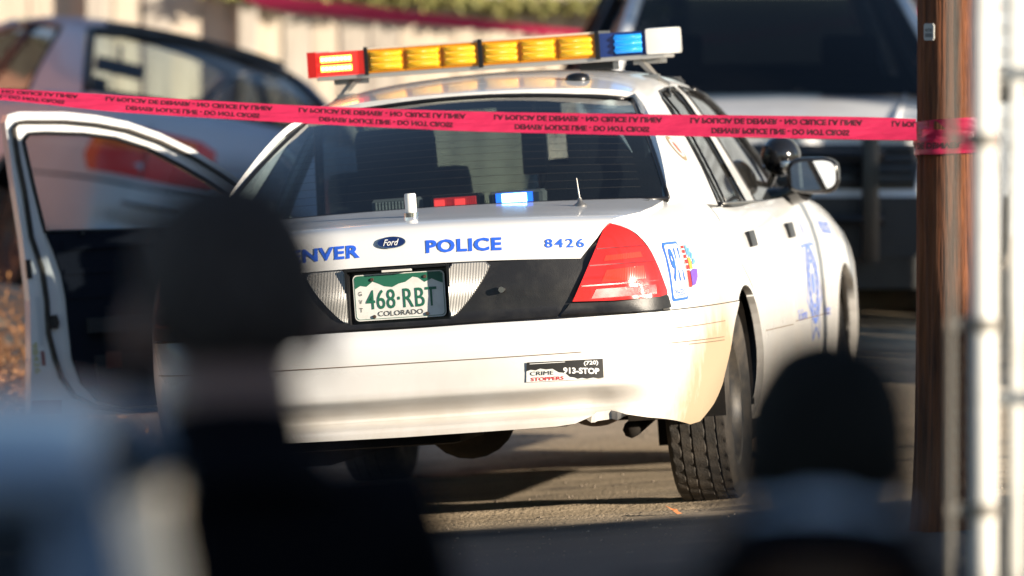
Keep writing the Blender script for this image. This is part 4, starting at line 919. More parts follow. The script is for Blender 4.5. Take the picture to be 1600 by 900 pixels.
# the loose turns round the pole
wz = cl[-1][2] - pz0
def wrapS(k):
    def f(u, v):
        r = .128 + .004*k + .004*math.sin(u*13+k*2) + .0025*math.sin(u*31+v*60)
        sq = .80+.20*math.cos(u*7+k)
        a = -math.pi/2 + u/.126; return np.array([r*math.cos(a), r*math.sin(a), wz - .004 - .044*k + v*sq + .010*math.sin(u*6+k*1.7)])
    return f
WR = None
for k in range(2):
    o = sheet('tape_wrap', wrapS(k), 120, 5, K['tape'], TAPE, (-.26, .53), (-TW/2, TW/2)); o.location = (POLE_X, POLE_Y, pz0)
    for uu in (-.14,.36):
        lettering('tape_print', ('DENVER POLICE LINE','LA POLICIA DE DENVER')[k], wrapS(k), uu, -.012, .30, .020, K['tape_ink'], o, off=.0012, flip=True, bold=.04)

# ------------------------------------------------------------------ white gate frame at the right
K['gate'] = mat('white_gate_paint', (.78,.77,.72), .45, noise=(8,(.55,.52,.46),.52,.8), bump=(40,.2))
K['galv'] = mat('galvanised_wire', (.20,.19,.17), .6, .5)
gd = 18.4; gsx = gd/13333.3
GX = (1538-800)*gsx; gzb = gz(GX, gd)
GP = empty('gate_post', (GX, gd, gzb), label='white metal gate post with clamps, out of focus at the right edge', cat='post')
m = MB(); m.tube([(0,0,-.2),(0,0,2.15)], .028, 20); m.build('pipe', K['gate'], GP, smooth=True)
m = MB(); m.sphere((0,0,2.16), (.044,.044,.03), 16, 8); m.build('post_cap', K['gate'], GP, smooth=True)
for z in (.35,.75,1.15,1.55,1.95):
    m = MB(); m.lathe([(.033,-.014),(.037,-.014),(.037,.014),(.033,.014)], 20, mtx=Matrix.Translation((0,0,z))); m.box((-.080,-.008,z-.012),(-.034,.008,z+.012)); m.build('tension_band', K['galv'], GP)
m = MB(); m.tube([(-.072,0,.1),(-.072,0,2.0)], .008, 6)
for k in range(46): # cut ends of the wire mesh hooked on the bar
    z = .12+k*.041; m.tube([(-.072,.012,z),(-.045,.016,z+.018),(-.060,-.01,z+.036)], .003, 4)
m.build('tension_bar', K['galv'], GP)
GL = empty('gate_leaf', (GX, gd, gzb), label='white pipe gate leaf with wire mesh hinged on the white post', cat='gate')
gx1 = .040+.030; 
for z in (1.78-(450+8-0)/13333.3*gd*0-(115+8)*gsx-gzb, 1.78-(622+8)*gsx-gzb):
    m = MB(); m.tube([(.03,0,z),(1.45,.10,z)], .019, 12); m.build('rail', K['gate'], GL, smooth=True)
for x in (gx1, 1.45):
    m = MB(); m.tube([(x,.07*x,.12),(x,.07*x,1.95)], .016, 14); m.build('stile', K['gate'], GL, smooth=True)
m = MB()
for k in range(-34, 26):
    for sg in (1,-1):
        pts = []
        for j in range(41):
            z = .14+1.8*j/40; x = gx1 + (k*.052 + sg*(z-.14)*.9) + (0 if sg > 0 else 1.62)
            if gx1 <= x <= 1.45: pts.append((x, .07*x + .004*sg, z))
        if len(pts) > 2: m.tube([pts[0], pts[-1]], .0016, 4)
tag(m.build('wire_mesh', K['galv'], GL), kind='stuff')

# ------------------------------------------------------------------ plank fence and what is behind it
FY = 46.0
K['plank'] = mat('fence_wood', (.66,.58,.47), .85, noise=(5,(.50,.42,.33),.35,.75,(3,3,.3)), bump=(20,.5,(4,4,.3)))
K['plank2'] = mat('fence_wood_grey', (.55,.50,.43), .9, noise=(5,(.34,.30,.26),.35,.75,(3,3,.3)), bump=(20,.5,(4,4,.3)))
def fence(name, x0, x1, y, ztop, label, seed, rz=0, fb=None):
    r_ = random.Random(seed); fb = gz(0, 44) if fb is None else fb
    E = empty(name, (x0, y, fb), (0,0,rz), label=label, cat='fence'); meshes = []
    for v in range(4):
        m = MB(); w = .066+.004*v; m.box((-w,-.010,0),(w,.010,ztop-fb-.01*v)); me = m.build('plank', (K['plank'],K['plank'],K['plank2'],K['plank'])[v], E); meshes.append(me.data); bpy.data.objects.remove(me)
    x = 0
    while x < x1-x0:
        o = link('plank', r_.choice(meshes), None, E); o.location = (x, r_.uniform(-.012,.012), r_.uniform(-.03,.02)); o.rotation_euler = (0, r_.uniform(-.01,.01), r_.uniform(-.06,.06)); x += .148+r_.uniform(0,.008)
    for z in (.4, ztop-fb-.3): m = MB(); m.box((-.1,.02,z-.045),(x1-x0+.1,.06,z+.045)); m.build('fence_rail', K['plank2'], E)
    return E
fence('wooden_fence', -4.2, 0.75, FY, 1.98, 'sunlit pale plank fence behind the cars', 3)
fence('shade_fence', 3.65, 5.95, 33.1, 2.12, 'short weathered board fence out of view, added to shade the nose of the far SUV', 5, math.radians(55), gz(3.6, 33.5))  # unseen, added as a low caster that shades the SUV nose
for px_ in (388, 150):
    pp = at(px_, 30, FY-.12); m = MB(); m.box((-.05,-.05,-1.6),(.05,.05,.6), bev=.006); o = m.build('fence_post', K['plank2']); o.location = pp
    tag(o, ('square timber post in front of the fence, left of the patrol car roof' if px_ == 388 else 'square timber post in front of the fence, above the blue sedan'), 'post')
# ragged green vine along the fence top
m = MB(); pts = [at(330+70*k, -14+4*k*.75+rng.uniform(-4,4), FY-.2) for k in range(11)]; VINE = empty('climbing_vine', tuple(pts[0]), label='olive green vine strung along the top of the plank fence', cat='vine')
o_ = pts[0]; m.tube([p-o_ for p in pts], .012, 5); m.build('stem', mat('vine_stem', (.10,.07,.04), .9), VINE)
lv = []; lfc = []
for k in range(2600):
    t = rng.random()*9.99; i = int(t); p = pts[i].lerp(pts[i+1], t-i)-o_ + Vector((rng.gauss(0,.05), rng.gauss(0,.05), rng.gauss(0,.022))); s_ = rng.uniform(.015,.04); d1 = Vector((rng.gauss(0,1),rng.gauss(0,1),rng.gauss(0,1))).normalized(); d2 = d1.orthogonal().normalized(); n = len(lv)
    lv += [p-d1*s_, p+d2*s_*.5, p+d1*s_, p-d2*s_*.5]; lfc.append((n,n+1,n+2,n+3))
tag(mesh('leaves', lv, lfc, mat('vine_leaf', (.16,.17,.045), .7, noise=(20,(.26,.22,.08),.4,.7)), VINE), kind='stuff')
# far tape run along the fence
ft_ = [(380,-14),(420,2),(560,19),(700,33),(800,43),(885,51),(1100,60),(1420,20),(1560,12)]
pts = [np.array(at(x, y, 43.2)) for x, y in ft_]; uu = np.concatenate([[0], np.cumsum([np.linalg.norm(pts[i+1]-pts[i]) for i in range(len(pts)-1)])])
hx, hy, hz_ = (hermite(uu, [p[i] for p in pts]) for i in range(3))
FT = sheet('far_tape', lambda u, v: np.array([hx(u), hy(u)+.02*math.sin(u*3), hz_(u)+v*(.55+.45*math.cos(u*1.1))]), 120, 2, tape_mat('dark_pink_tape', (.55,.02,.09), (.5,.02,.07)), None, (0, float(uu[-1])), (-.04,.04))
tag(FT, 'second, blurred dark pink tape hanging along the plank fence', 'tape')

# ------------------------------------------------------------------ houses around (most stand beside or behind the view)
K['stucco'] = mat('cream_stucco', (.62,.54,.44), .9, noise=(3,(.52,.44,.35),.4,.8), bump=(60,.3))
K['siding'] = mat('pale_siding', (.36,.40,.43), .6, noise=(3,(.30,.34,.37),.4,.8)); K['roof'] = mat('roof_shingle', (.09,.08,.075), .9, noise=(30,(.05,.045,.04),.4,.7))
K['pane'] = mat('window_pane', (.03,.04,.05), .05, 0, 0, .8); K['wtrim'] = mat('window_trim', (.72,.72,.70), .6)
K['brick'] = mat('red_brick', (.30,.10,.06), .9, noise=(40,(.42,.22,.15),.4,.7,(.35,.35,1.6)), bump=(40,.6,(.35,.35,1.6)))
def house(name, x0, x1, y0, y1, zt, wall, label, gable=.8, wins=(), boards=None):
    """wins: (face, position along the face, sill, width, height); faces n s e w by -y +y +x -x"""
    zb = gz(max(-6, min(6, (x0+x1)/2)), min((y0+y1)/2, 45)) - .3
    E = empty(name, ((x0+x1)/2, (y0+y1)/2, zb), label=label, cat='house'); cx, cy = (x0+x1)/2, (y0+y1)/2; hx_, hy_ = (x1-x0)/2, (y1-y0)/2; H = zt-zb
    m = MB(); m.box((-hx_,-hy_,0),(hx_,hy_,H)); m.build('walls', wall, E)
    m = MB(); e = .3 if gable else .06
    if gable: m.prism([(-hx_-e,H-.06),(hx_+e,H-.06),(hx_+e,H+.08),(0,H+.08+gable),(-hx_-e,H+.08)], -hy_-e, hy_+e, lambda x, y, z: (x, z, y))
    else: m.box((-hx_-e,-hy_-e,H+.002),(hx_+e,hy_+e,H+.14))
    m.build('roof', K['roof'], E)
    for f, p, s_, w, h in wins:
        if f in 'ns': g = (lambda a, z, o: (p+a, -hy_-o if f == 's' else hy_+o, z))
        else: g = (lambda a, z, o: (hx_+o if f == 'e' else -hx_-o, p+a, z))
        def bx(m, a0, a1, z0, z1, o0, o1):
            P = [g(a0,z0,o0), g(a1,z1,o1)]; lo = tuple(min(P[0][i],P[1][i]) for i in range(3)); hi = tuple(max(P[0][i],P[1][i]) for i in range(3)); m.box(lo, hi)
        m = MB(); bx(m, -w/2, w/2, s_, s_+h, .0, .012); W = m.build('window', K['pane'], E)
        for a0, a1, z0, z1 in ((-w/2-.09,-w/2,s_-.09,s_+h+.09),(w/2,w/2+.09,s_-.09,s_+h+.09),(-w/2,w/2,s_+h,s_+h+.09),(-w/2,w/2,s_-.09,s_),(-.02,.02,s_,s_+h)):
            m = MB(); bx(m, a0, a1, z0, z1, .012, .05); m.build('window_frame', K['wtrim'], W)
    if boards:
        me = None
        for k in range(int((H-.2)/.13)):
            if me is None:
                m = MB(); m.prism([(0,0),(-.045,0),(-.012,.112),(0,.112)], -hx_, hx_, lambda x, y, z: (z, x-hy_-.001, y)); o = m.build('siding_board', wall, E); me = o.data
            else: o = link('siding_board', me, None, E)
            o.location = (0, 0, .1+k*.13)
    return E
house('garage', 8.0, 11.0, -5.0, 9.4, 5.4, K['stucco'], 'plain stuccoed garage on the right that shades the people', 0, [('w',1,1.2,1.4,1.1),('w',-4,1.2,1.4,1.1)])
house('flat_house', 15.2, 24.0, 10.0, 16.5, 4.68, K['siding'], 'low flat-roofed house whose shadow lies across the near ground', 0, [('w',0,1.1,1.3,1.2),('n',0,1.1,1.3,1.2)])
house('tall_house', 13.95, 17.8, 28.85, 31.2, 6.6, K['stucco'], 'narrow tall house on the right shading the far cars', 0, [('w',0,1.2,1.0,1.2)])
house('siding_house', 2.55, 20.0, 47.5, 58.0, 11.5, K['siding'], 'pale clapboard house mirrored in the side windows of the patrol car', 1.8, [('s',-2.2,1.4,1.2,1.5),('s',4.0,1.4,1.2,1.5)], boards=True)
house('brick_house', -19.0, -8.5, 40.0, 70.0, 7.0, K['brick'], 'red brick house beyond the left edge, mirrored in the blue sedan', 1.5, [('e',3,1.2,1.2,1.5),('e',-4,1.2,1.2,1.5)])
house('cream_house', -7.0, 1.15, 56.0, 66.0, 5.5, K['stucco'], 'cream walled house rising behind the plank fence', 1.6, [('s',-2.2,2.2,1.2,1.2)])
bh = MB(); bh.box((.12,55.3,.0),(.62,55.9,6.2)); o = bh.build('brick_chimney', K['brick']); tag(o, 'orange brick chimney stack behind the fence, left of the dark SUV', 'chimney')
# thin steel posts added out of view so their shadows cross the front door
for u_, t_, lab in ((26.55, 12.0, 'nearer of two slim steel posts added out of view to stripe the front door'), (27.45, 11.8, 'farther of two slim steel posts added out of view to stripe the front door')):
    X, Y = .559*u_-.829*t_, .829*u_+.559*t_
    E = empty('stripe_post', (X, Y, gz(min(X, 6), Y)-.1), label=lab, cat='post', group='unseen posts casting the door stripes')
    m = MB(); m.tube([(0,0,0),(0,0,4.2)], .055, 12); m.build('pipe', K['galv'], E, smooth=True); m = MB(); m.box((-.02,-.30,3.4),(.02,.30,4.1), bev=.008); m.build('post_plate', K['wtrim'], E)

# ------------------------------------------------------------------ dry weeds beside the open door
def weeds(name, label, x0, x1, y0, y1, n, hmax, seed):
    r_ = random.Random(seed); m = MB(); lv = []; lf_ = []
    cx, cy = (x0+x1)/2, (y0+y1)/2; base = Vector((cx, cy, gz(cx, cy)))
    E = empty(name, tuple(base), label=label, cat='weeds')
    for k in range(n):
        x = r_.uniform(x0, x1); y = r_.uniform(y0, y1); p = Vector((x, y, gz(x, y)))-base; d = Vector((r_.gauss(0,.35), r_.gauss(0,.35), 1)).normalized(); h = hmax*r_.uniform(.35,1)*(1-.3*abs(x-cx)/(x1-x0)); pts = [p]
        for j in range(6):
            d = (d + Vector((r_.gauss(0,.28), r_.gauss(0,.28), -.08*j))).normalized(); pts.append(pts[-1]+d*h/6)
        m.tube(pts, [.005*(1-.13*j) for j in range(7)], 3, False)
        for j in range(5):
            q = pts[r_.randint(1,6)]; s_ = r_.uniform(.008,.022); a = Vector((r_.gauss(0,1),r_.gauss(0,1),r_.gauss(0,1))).normalized(); b_ = a.orthogonal().normalized(); n0 = len(lv); lv += [q, q+a*s_+b_*s_*.4, q+a*s_*2, q+a*s_-b_*s_*.4]; lf_.append((n0,n0+1,n0+2,n0+3))
    tag(m.build('stems', mat('dry_stem', (.30,.14,.055), .8, noise=(9,(.14,.06,.03),.4,.7)), E), kind='stuff')
    tag(mesh('dead_leaves', lv, lf_, mat('dead_leaf', (.40,.20,.08), .8, noise=(9,(.22,.10,.04),.4,.7)), E), kind='stuff')
weeds('dry_weeds', 'tangle of tall brown dry weeds left of the open car door', -3.2, -1.75, 34.6, 36.4, 420, 1.25, 11)
weeds('low_weeds', 'low brown dead leaves and weeds on the ground by the door edge', -3.0, -1.55, 33.4, 34.5, 500, .30, 12)
# ------------------------------------------------------------------ blue-grey sedan resting at a tilt, seen from its left rear
def sedan(name, label, loc, rot, paint):
    E = empty(name, loc, rot, label, 'car'); X = np.array([.93,.88,.98])
    kw = dict(xf=X)
    arcs = lambda c, a0, a1, n=12: [(c+.36*math.cos(math.radians(a0+(a1-a0)*k/n)), .335+.36*math.sin(math.radians(a0+(a1-a0)*k/n))) for k in range(n+1)]
    side = [(.62,.615),(1.72,.61)] + arcs(2.07,125,0) + [(2.45,.22),(4.6,.22)] + arcs(4.99,180,0,20) + [(5.45,.3),(SMAX-.02,.32),(SMAX-.02,.84),(5.5,1.06),(4.4,1.04),(2.2,1.02),(1.9,1.12),(1.1,1.12),(.80,1.03),(.70,.93)]
    for sg in (1,-1): patch('body_side', side if sg > 0 else mirror_poly(side), S, paint, E, .09, thick=.03, **kw)
    patch('bumper_cover', sym([(0,.30),(1.3,.30),(1.66,.50),(1.70,.60),(0,.60)]), S, paint, E, .07, thick=.03, **kw)
    patch('tail_panel', sym([(0,.615),(.62,.615),(.70,.90),(0,.90)]), S, paint, E, .08, thick=.02, **kw)
    m = MB(); m.box((-.70,.02,.50),(.70,.045,.515)); m.build('bumper_strip', K['trim'], E)
    LP = patch('trunk_lid', [(0,.0),(.62,.004),(.70,.135),(.775,.40),(.787,.86),(.6,.895),(.3,.81),(0,.784),(-.3,.81),(-.6,.895),(-.787,.86),(-.775,.40),(-.70,.135),(-.62,.004)], L, paint, E, .08, off=.003, thick=.02, **kw)
    for sg in (1,-1):
        f = (lambda p: p) if sg > 0 else mirror_poly
        T = patch('tail_lamp', f([(.30,.650),(.995,.645),(1.06,.72),(1.0,.86),(.94,.89),(.40,.88),(.31,.845)]), S, K['sedan_red'], E, .06, off=.010, thick=.03, **kw)
        patch('turn_lamp', f([(.42,.775),(.66,.775),(.66,.87),(.42,.865)]), S, K['sedan_amber'], T, .06, off=.013, thick=.0, **kw)
        patch('turn_lamp', f([(.70,.775),(1.0,.775),(.97,.86),(.93,.88),(.70,.872)]), S, K['sedan_amber'], T, .06, off=.013, thick=.0, **kw)
        patch('lamp_split', f([(.675,.64),(.687,.64),(.687,.89),(.675,.89)]), S, K['trim'], T, .06, off=.015, thick=.0, **kw)
        g = (lambda y, q: G(y, q)) if sg > 0 else (lambda y, q: G(y, 2*GQ-q))
        fl = (lambda p: p) if sg > 0 else (lambda p: [(y, 2*GQ-q) for y, q in p])
        rg = [(1.70,.02),(1.82,.17),(1.92,.30),(2.05,.44),(2.2,.47),(2.52,.475),(2.43,.02)]
        fg = [(2.60,.02),(2.64,.475),(3.0,.455),(3.3,.42),(3.6,.31),(3.93,.02)]
        for P in (rg, fg):
            W = patch('side_window', fl(P), G, K['sedan_glass'], E, .1, off=-.004, thick=0, **kw)
            m = MB(); m.tube([g(y, q)*X for y, q in P+[P[0]]], .011, 6); m.build('window_seal', K['trim'], W, smooth=True)
        patch('centre_pillar', fl([(2.42,0),(2.51,.49),(2.64,.49),(2.62,0)]), G, K['trim'], E, .1, off=-.006, thick=.01, **kw)
        m = MB(); m.tube([g(y, q)*X for y, q in [(2.95,.478),(3.2,.458),(3.42,.415),(3.6,.345),(3.85,.22),(4.02,.0)]], .028, 8); m.build('front_pillar', paint, E, smooth=True)
    patch('roof', poly, G, paint, E, .08, thick=.02, **kw)
    m = MB(); m.tube([G(1.74,q)*X+np.array([0,0,.012]) for q in np.linspace(.62, 2*GQ-.62, 16)], .012, 5); m.build('roof_edge_trim', K['trim'], E, smooth=True)
    RW = sheet('rear_window', lambda a, b_: R(a, b_)*X, 16, 10, K['sedan_rear_glass'], E, (-.99,.99), (-.01,1))
    ed_ = [R(-.97,b_)*X for b_ in np.linspace(0,1,12)] + [R(a,.985)*X for a in np.linspace(-.97,.97,16)] + [R(.97,b_)*X for b_ in np.linspace(1,0,12)] + [R(a,.01)*X for a in np.linspace(.97,-.97,16)]
    m = MB(); m.tube(ed_, .022, 6); m.build('window_seal', K['trim'], RW, smooth=True)
    sheet('windscreen', lambda a, b_: WS(a, b_)*X, 12, 8, K['clear_glass'], E, (1,-1), (0,1))
    sheet('hood', lambda u, v: hood(u, v)*X, 8, 8, paint, E, (-1,1), (3.93,5.30), .015)
    m = MB(); m.box((-.62,.85,.95),(.62,1.15,1.0)); m.box((-.66,1.2,.35),(.66,3.4,.40)); m.box((-.66,1.1,.3),(.66,1.2,.98)); m.build('cabin_tub', K['interior'], E)
    m = MB(); m.box((-.6,3.0,.6),(.6,3.4,.92), bev=.03); m.build('dashboard', K['interior'], E)
    for sx in (-.33,.33): m = MB(); m.box((sx-.22,2.1,.4),(sx+.22,2.25,1.02), bev=.05); m.box((sx-.11,2.06,1.04),(sx+.11,2.14,1.18), bev=.03); m.build('front_seat', K['seat'], E, angle=50)
    m = MB(); m.box((-.13,2.60,1.24),(.13,2.64,1.315), bev=.015); m.tube([(0,2.63,1.31),(0,2.68,1.39)], .010, 6); m.build('inner_mirror', K['trim'], E, angle=40)
    for wx, wy in ((.73,1.19),(-.73,1.19),(.73,3.70),(-.73,3.70)):
        w = proto[0].copy(); col.objects.link(w); w.parent = E; w.location = (wx, wy, .30); w.scale = (.85,.9,.9); w.rotation_euler = (0,0,0 if wx > 0 else math.pi)
        for ch in proto[1:]: k = ch.copy(); col.objects.link(k); k.parent = w
    m = MB(); m.box((-.62,.3,.22),(.62,4.4,.36)); m.build('underbody', K['under'], E)
    return E
K['sedan_paint'] = mat('blue_grey_paint', (.46,.54,.66), .38, 0, .25, noise=(3,(.42,.49,.60),.4,.8))
K['sedan_red'] = mat('sedan_tail_red', (.34,.010,.010), .15, 0, .5, emit=(1,.03,.01), emit_s=.03); K['sedan_amber'] = mat('sedan_tail_amber', (.55,.13,.015), .15, 0, .5, emit=(1,.2,.02), emit_s=.02)
K['sedan_glass'] = glass_mat('sedan_side_glass', (.14,.15,.15), ior=2.2); K['sedan_rear_glass'] = glass_mat('sedan_rear_glass', (.80,.86,.86), dirt=(.03,(.4,.42,.45)))
SED_YAW = math.radians(21)
sedan('blue_sedan', 'blue-grey sedan leaning over to its right, seen behind the open door', (-1.27, 39.9, .17), (math.radians(0), math.radians(12.5), SED_YAW), K['sedan_paint'])

# ------------------------------------------------------------------ SUV, nose towards the camera (local -y is the front)
def suv(name, label, loc, rotz, paint, lower, H=1.72, push=False, glassm='dark_glass', rake=.80, hatch=False):
    E = empty(name, loc, (0,0,rotz), label, 'SUV')
    def wf(y): return .80+.165*min(1, (max(y,0)/.55))**.5 if y < .55 else .965
    def top(y): return .98+.17*sstep(-.1,1.2,y) if y < 1.2 else 1.15+.02*sstep(1.2,4.6,y)
    def sec(y, n=16):
        w = wf(y); t = top(y); pts = [(w*.86,.30),(w*.97,.36),(w*1.0,.60),(w*.995,.82),(w*.97,t-.10),(w*.93,t-.035),(w*.84,t-.005),(w*.5,t+.022),(0,t+.032)]; return pts
    ysec = [.0,.06,.14,.28,.5,.8,1.12]; V = []; Fc = []
    # hood
    hp = [(y, [p for p in sec(y)[5:]]) for y in ysec]
    V = []
    for y, P in hp:
        y2 = lambda x: y + .16*(x/.9)**2*(1-sstep(0,.8,y))
        full = [(x, z) for x, z in P] + [(-x, z) for x, z in P[::-1][1:]]; V += [(x, y2(x), z) for x, z in full]
    n = len(hp[0][1])*2-1; Fc = [(i*n+k, i*n+k+1, (i+1)*n+k+1, (i+1)*n+k) for i in range(len(hp)-1) for k in range(n-1)]
    HD = mesh('hood', V, [tuple(reversed(f)) for f in Fc], paint, E, True); md = HD.modifiers.new('solid','SOLIDIFY'); md.thickness = .02; md.offset = -1
    for sg in (1,-1):
        m = MB(); m.tube([(sg*.42,.10,1.012),(sg*.48,.6,1.10),(sg*.55,1.1,1.168)], .012, 6); m.build('hood_crease', paint, HD, smooth=True)
    # sides with wheel openings
    def side_surf(sg):
        zp = hermite([.24,.36,.60,.82,1.05,1.12,1.19],[.92,.97,1.0,.995,.97,.935,.89])
        def f(u, v):
            w = wf(u); tt = min(1.0, top(u)/1.17); zz = v if v < .8 else .8+(v-.8)*(top(u)-.8)/(1.17-.8); return np.array([sg*w*zp(v), u + .0*v, zz])
        return f
    arch = lambda c: [(c+.41*math.cos(math.radians(a)), .36+.41*math.sin(math.radians(a))) for a in range(180,-1,-15)]
    sp_ = [(.16,.42),(.45,.40)] + arch(.93) + [(1.40,.28),(3.28,.28)] + arch(3.76) + [(4.3,.40),(4.72 if not hatch else 4.42,.45),(4.74 if not hatch else 4.44,1.16),(1.2,1.16),(.3,1.14),(.14,1.10)]
    for sg in (1,-1):
        pl = sp_ if sg > 0 else sp_
        f = side_surf(sg)
        o = patch('body_side', pl, f, paint, E, .12, thick=.03)
        if sg < 0: o.data.flip_normals()
        for y0, y1 in ((1.30,2.36),(2.40,3.35)):
            m = MB(); a = f(y1-.12, .98); m.box((a[0]-.012,a[1]-.08,a[2]-.016),(a[0]+.022*sg+.0,a[1]+.08,a[2]+.016) if sg > 0 else (a[0]+.012,a[1]+.08,a[2]+.016)); m.build('door_handle', K['trim'], o)
    # nose: bumper, grille, lamps
    def nose(x, z, o_=0):
        a = abs(x); bulge = {0:0}.get(0,0); y = .16*(a/.9)**2 + (.10*max(0,(a-.72)/.2)**2) + (.05*max(0,(z-.78)/.22) if z > .78 else 0) + (.02 if z < .45 else -.03*sstep(.45,.52,z)*(1-sstep(.64,.70,z))); return np.array([x, y-o_, z])
    fc = patch('nose_panel', [(-.90,.68),(.90,.68),(.84,.985),(-.84,.985)], nose, paint, E, .1, thick=.03)
    patch('front_bumper', [(-.92,.42),(.92,.42),(.93,.70),(-.93,.70)], nose, lower, E, .1, thick=.04, off=.012)
    patch('air_dam', [(-.86,.27),(.86,.27),(.90,.43),(-.90,.43)], nose, K['black'], E, .1, thick=.03)
    gr = patch('grille', [(-.50,.74),(.50,.74),(.54,.945),(-.54,.945)], nose, K['trim'], E, .1, off=.010, thick=.02)
    for k in range(4): m = MB(); z = .77+.048*k; m.tube([nose(x, z, .018) for x in np.linspace(-.49,.49,9)], .010, 6); m.build('grille_bar', K['black'], gr, smooth=True)
    for sg in (1,-1):
        hl_ = [(sg*.57,.76),(sg*.84,.77),(sg*.865,.86),(sg*.82,.95),(sg*.57,.945)]
        o = patch('headlamp', hl_, nose, mat('headlamp_lens', (.10,.11,.12), .1, 0, .8), E, .06, off=.016, thick=.03)
        m = MB(); c = nose(sg*.70,.855,.02); m.lathe([(.0,-.012),(.045,-.012),(.066,-.022),(.070,-.012)], 20, axis='y', mtx=Matrix.Translation(c)); m.build('lamp_ring', K['metal'], o, smooth=True)
        m = MB(); c = nose(sg*.66,.50,.03); m.lathe([(0,-.01),(.05,-.008),(.055,.01)], 16, axis='y', mtx=Matrix.Translation(c)); m.build('fog_lamp', K['frost'], E, smooth=True)
    m = MB(); m.box((-.17,-.075,.50),(.17,-.068,.62)); m.build('front_plate_holder', K['trim'], E)
    if push:
        m = MB(); 
        for sg in (1,-1): m.box((sg*.30-.035,-.16,.40),(sg*.30+.035,-.06,.98), bev=.012)
        m.tube([(-.36,-.13,.90),(.36,-.13,.90)], .025, 8); m.tube([(-.36,-.13,.60),(.36,-.13,.60)], .025, 8); m.build('push_bar', K['trim'], E, angle=40)
    # cabin
    zc, zr = 1.165, H-.06
    bot = [(.77,1.90-rake),(.83,1.5),(.86,2.6),(.84,4.2),(.76,4.68)]; tp2 = [(.585,1.90),(.615,2.2),(.63,2.8),(.62,3.9),(.58,4.45)]
    if hatch: bot[4] = (.76,4.20); bot[3] = (.84,4.03); tp2[3] = (.62,4.045); tp2[4] = (.58,4.10)
    def cab(sg, i, t, ins=0): b_, a_ = bot[i], tp2[i]; return (sg*(b_[0]+(a_[0]-b_[0])*t-ins), b_[1]+(a_[1]-b_[1])*t, zc+(zr-zc)*t)
    def Wf(a, b_): 
        p0 = np.array(cab(1,0,b_)); return np.array([a*p0[0], p0[1]-.10*(1-a*a)-.02*math.sin(math.pi*b_), p0[2]+.01*(1-a*a)])
    WD = sheet('windscreen', Wf, 16, 10, K[glassm], E, (-.97,.97), (.0,1.0))
    def Rr(a, b_): p0 = np.array(cab(1,4,b_)); return np.array([a*p0[0], p0[1]+.06*(1-a*a), p0[2]])
    sheet('rear_window', Rr, 10, 6, K[glassm], E, (.97,-.97), (.05,.95))
    RF = []
    def Rf(u, v):
        i = v*4; k = min(int(i), 3); t = i-k; w = tp2[k][0]+(tp2[k+1][0]-tp2[k][0])*t; y = tp2[k][1]+(tp2[k+1][1]-tp2[k][1])*t
        e = abs(u); return np.array([u*(w+.015), y - (.10*(1-u*u) if v < .01 else .10*(1-u*u)*max(0,1-v*6)), zr + .055*(1-e**3.2) + .015*math.sin(math.pi*min(1,v*1.1))])
    ro = sheet('roof', Rf, 20, 20, paint, E, (-1,1), (0,1), .03)
    for sg in (1,-1):
        for i, r_ in ((0,.035),(2,.03),(3,.035 if not hatch else .014),(4,.045 if not hatch else .022)):
            m = MB(); m.tube([cab(sg,i,t) for t in (-.06,.3,.7,1.02)], [r_*1.3,r_*1.1,r_,r_], 8); m.build('pillar', paint if i in (0,4) else K['trim'], E, smooth=True)
        for i in (0,2,3):
            j = {0:2,2:3,3:4}[i]; 
            c = [cab(sg,i,.02,.01), cab(sg,j,.02,.01), cab(sg,j,.97,.01), cab(sg,i,.97,.01)]
            m = MB(); m.add(c, [(0,1,2,3)]); m.build('side_window' if not (hatch and i == 3) else 'rear_quarter', K[glassm] if not (hatch and i == 3) else paint, E)
        m = MB(); m.tube([cab(sg,i,1.0) for i in range(5)], .032, 8); m.build('roof_rail', paint, E, smooth=True)
        m = MB(); m.sphere((sg*1.02,1.50,1.20), (.11,.06,.08), 14, 10); m.tube([(sg*.84,1.5,1.16),(sg*.98,1.5,1.18)], .025, 6); m.build('door_mirror', K['trim'], E, smooth=True)
    m = MB(); ty = 4.66 if not hatch else 4.38; m.box((-.80,ty,.35),(.80,ty+.10,1.17), bev=.03); m.build('tailgate', paint, E)
    m = MB(); m.box((-.78,1.12,1.08),(.78,1.5,1.15)); m.box((-.8,1.3,.34),(.8,4.3,.44)); m.build('dashboard', K['interior'], E)
    for sx in (-.4,.4): m = MB(); m.box((sx-.25,2.35,.5),(sx+.25,2.5,1.25), bev=.05); m.box((sx-.13,2.36,1.26),(sx+.13,2.46,1.45), bev=.04); m.build('front_seat', K['seat'], E, angle=50)
    m = MB(); m.box((-.62,3.2,.5),(.62,3.35,1.3), bev=.05); m.build('rear_seat', K['seat'], E, angle=50)
    m = MB(); m.tube([(-.55,1.02,1.185),(-.05,1.13,1.20)], .008, 5); m.tube([(.05,1.02,1.185),(.55,1.13,1.20)], .008, 5); m.build('wiper', K['trim'], WD)
    for wx, wy in ((.80,.93),(-.80,.93),(.80,3.76),(-.80,3.76)):
        w = proto[0].copy(); col.objects.link(w); w.parent = E; w.location = (wx, wy, .36); w.scale = (1.0,1.08,1.08); w.rotation_euler = (0,0,0 if wx > 0 else math.pi)
        for ch in proto[1:]: k = ch.copy(); col.objects.link(k); k.parent = w
    m = MB(); m.box((-.70,.2,.26),(.70,4.35,.42)); m.build('underbody', K['under'], E)
    return E
K['suv_glass'] = glass_mat('suv_dark_glass', (.10,.12,.14), ior=1.45, dirt=(.006,(.3,.32,.36))); K['suv_white'] = mat('suv_white_paint', (.82,.83,.84), .25, 0, .6, noise=(2.5,(.66,.67,.68),.45,.8)); K['suv_lower'] = mat('suv_lower_grey', (.030,.032,.036), .5)
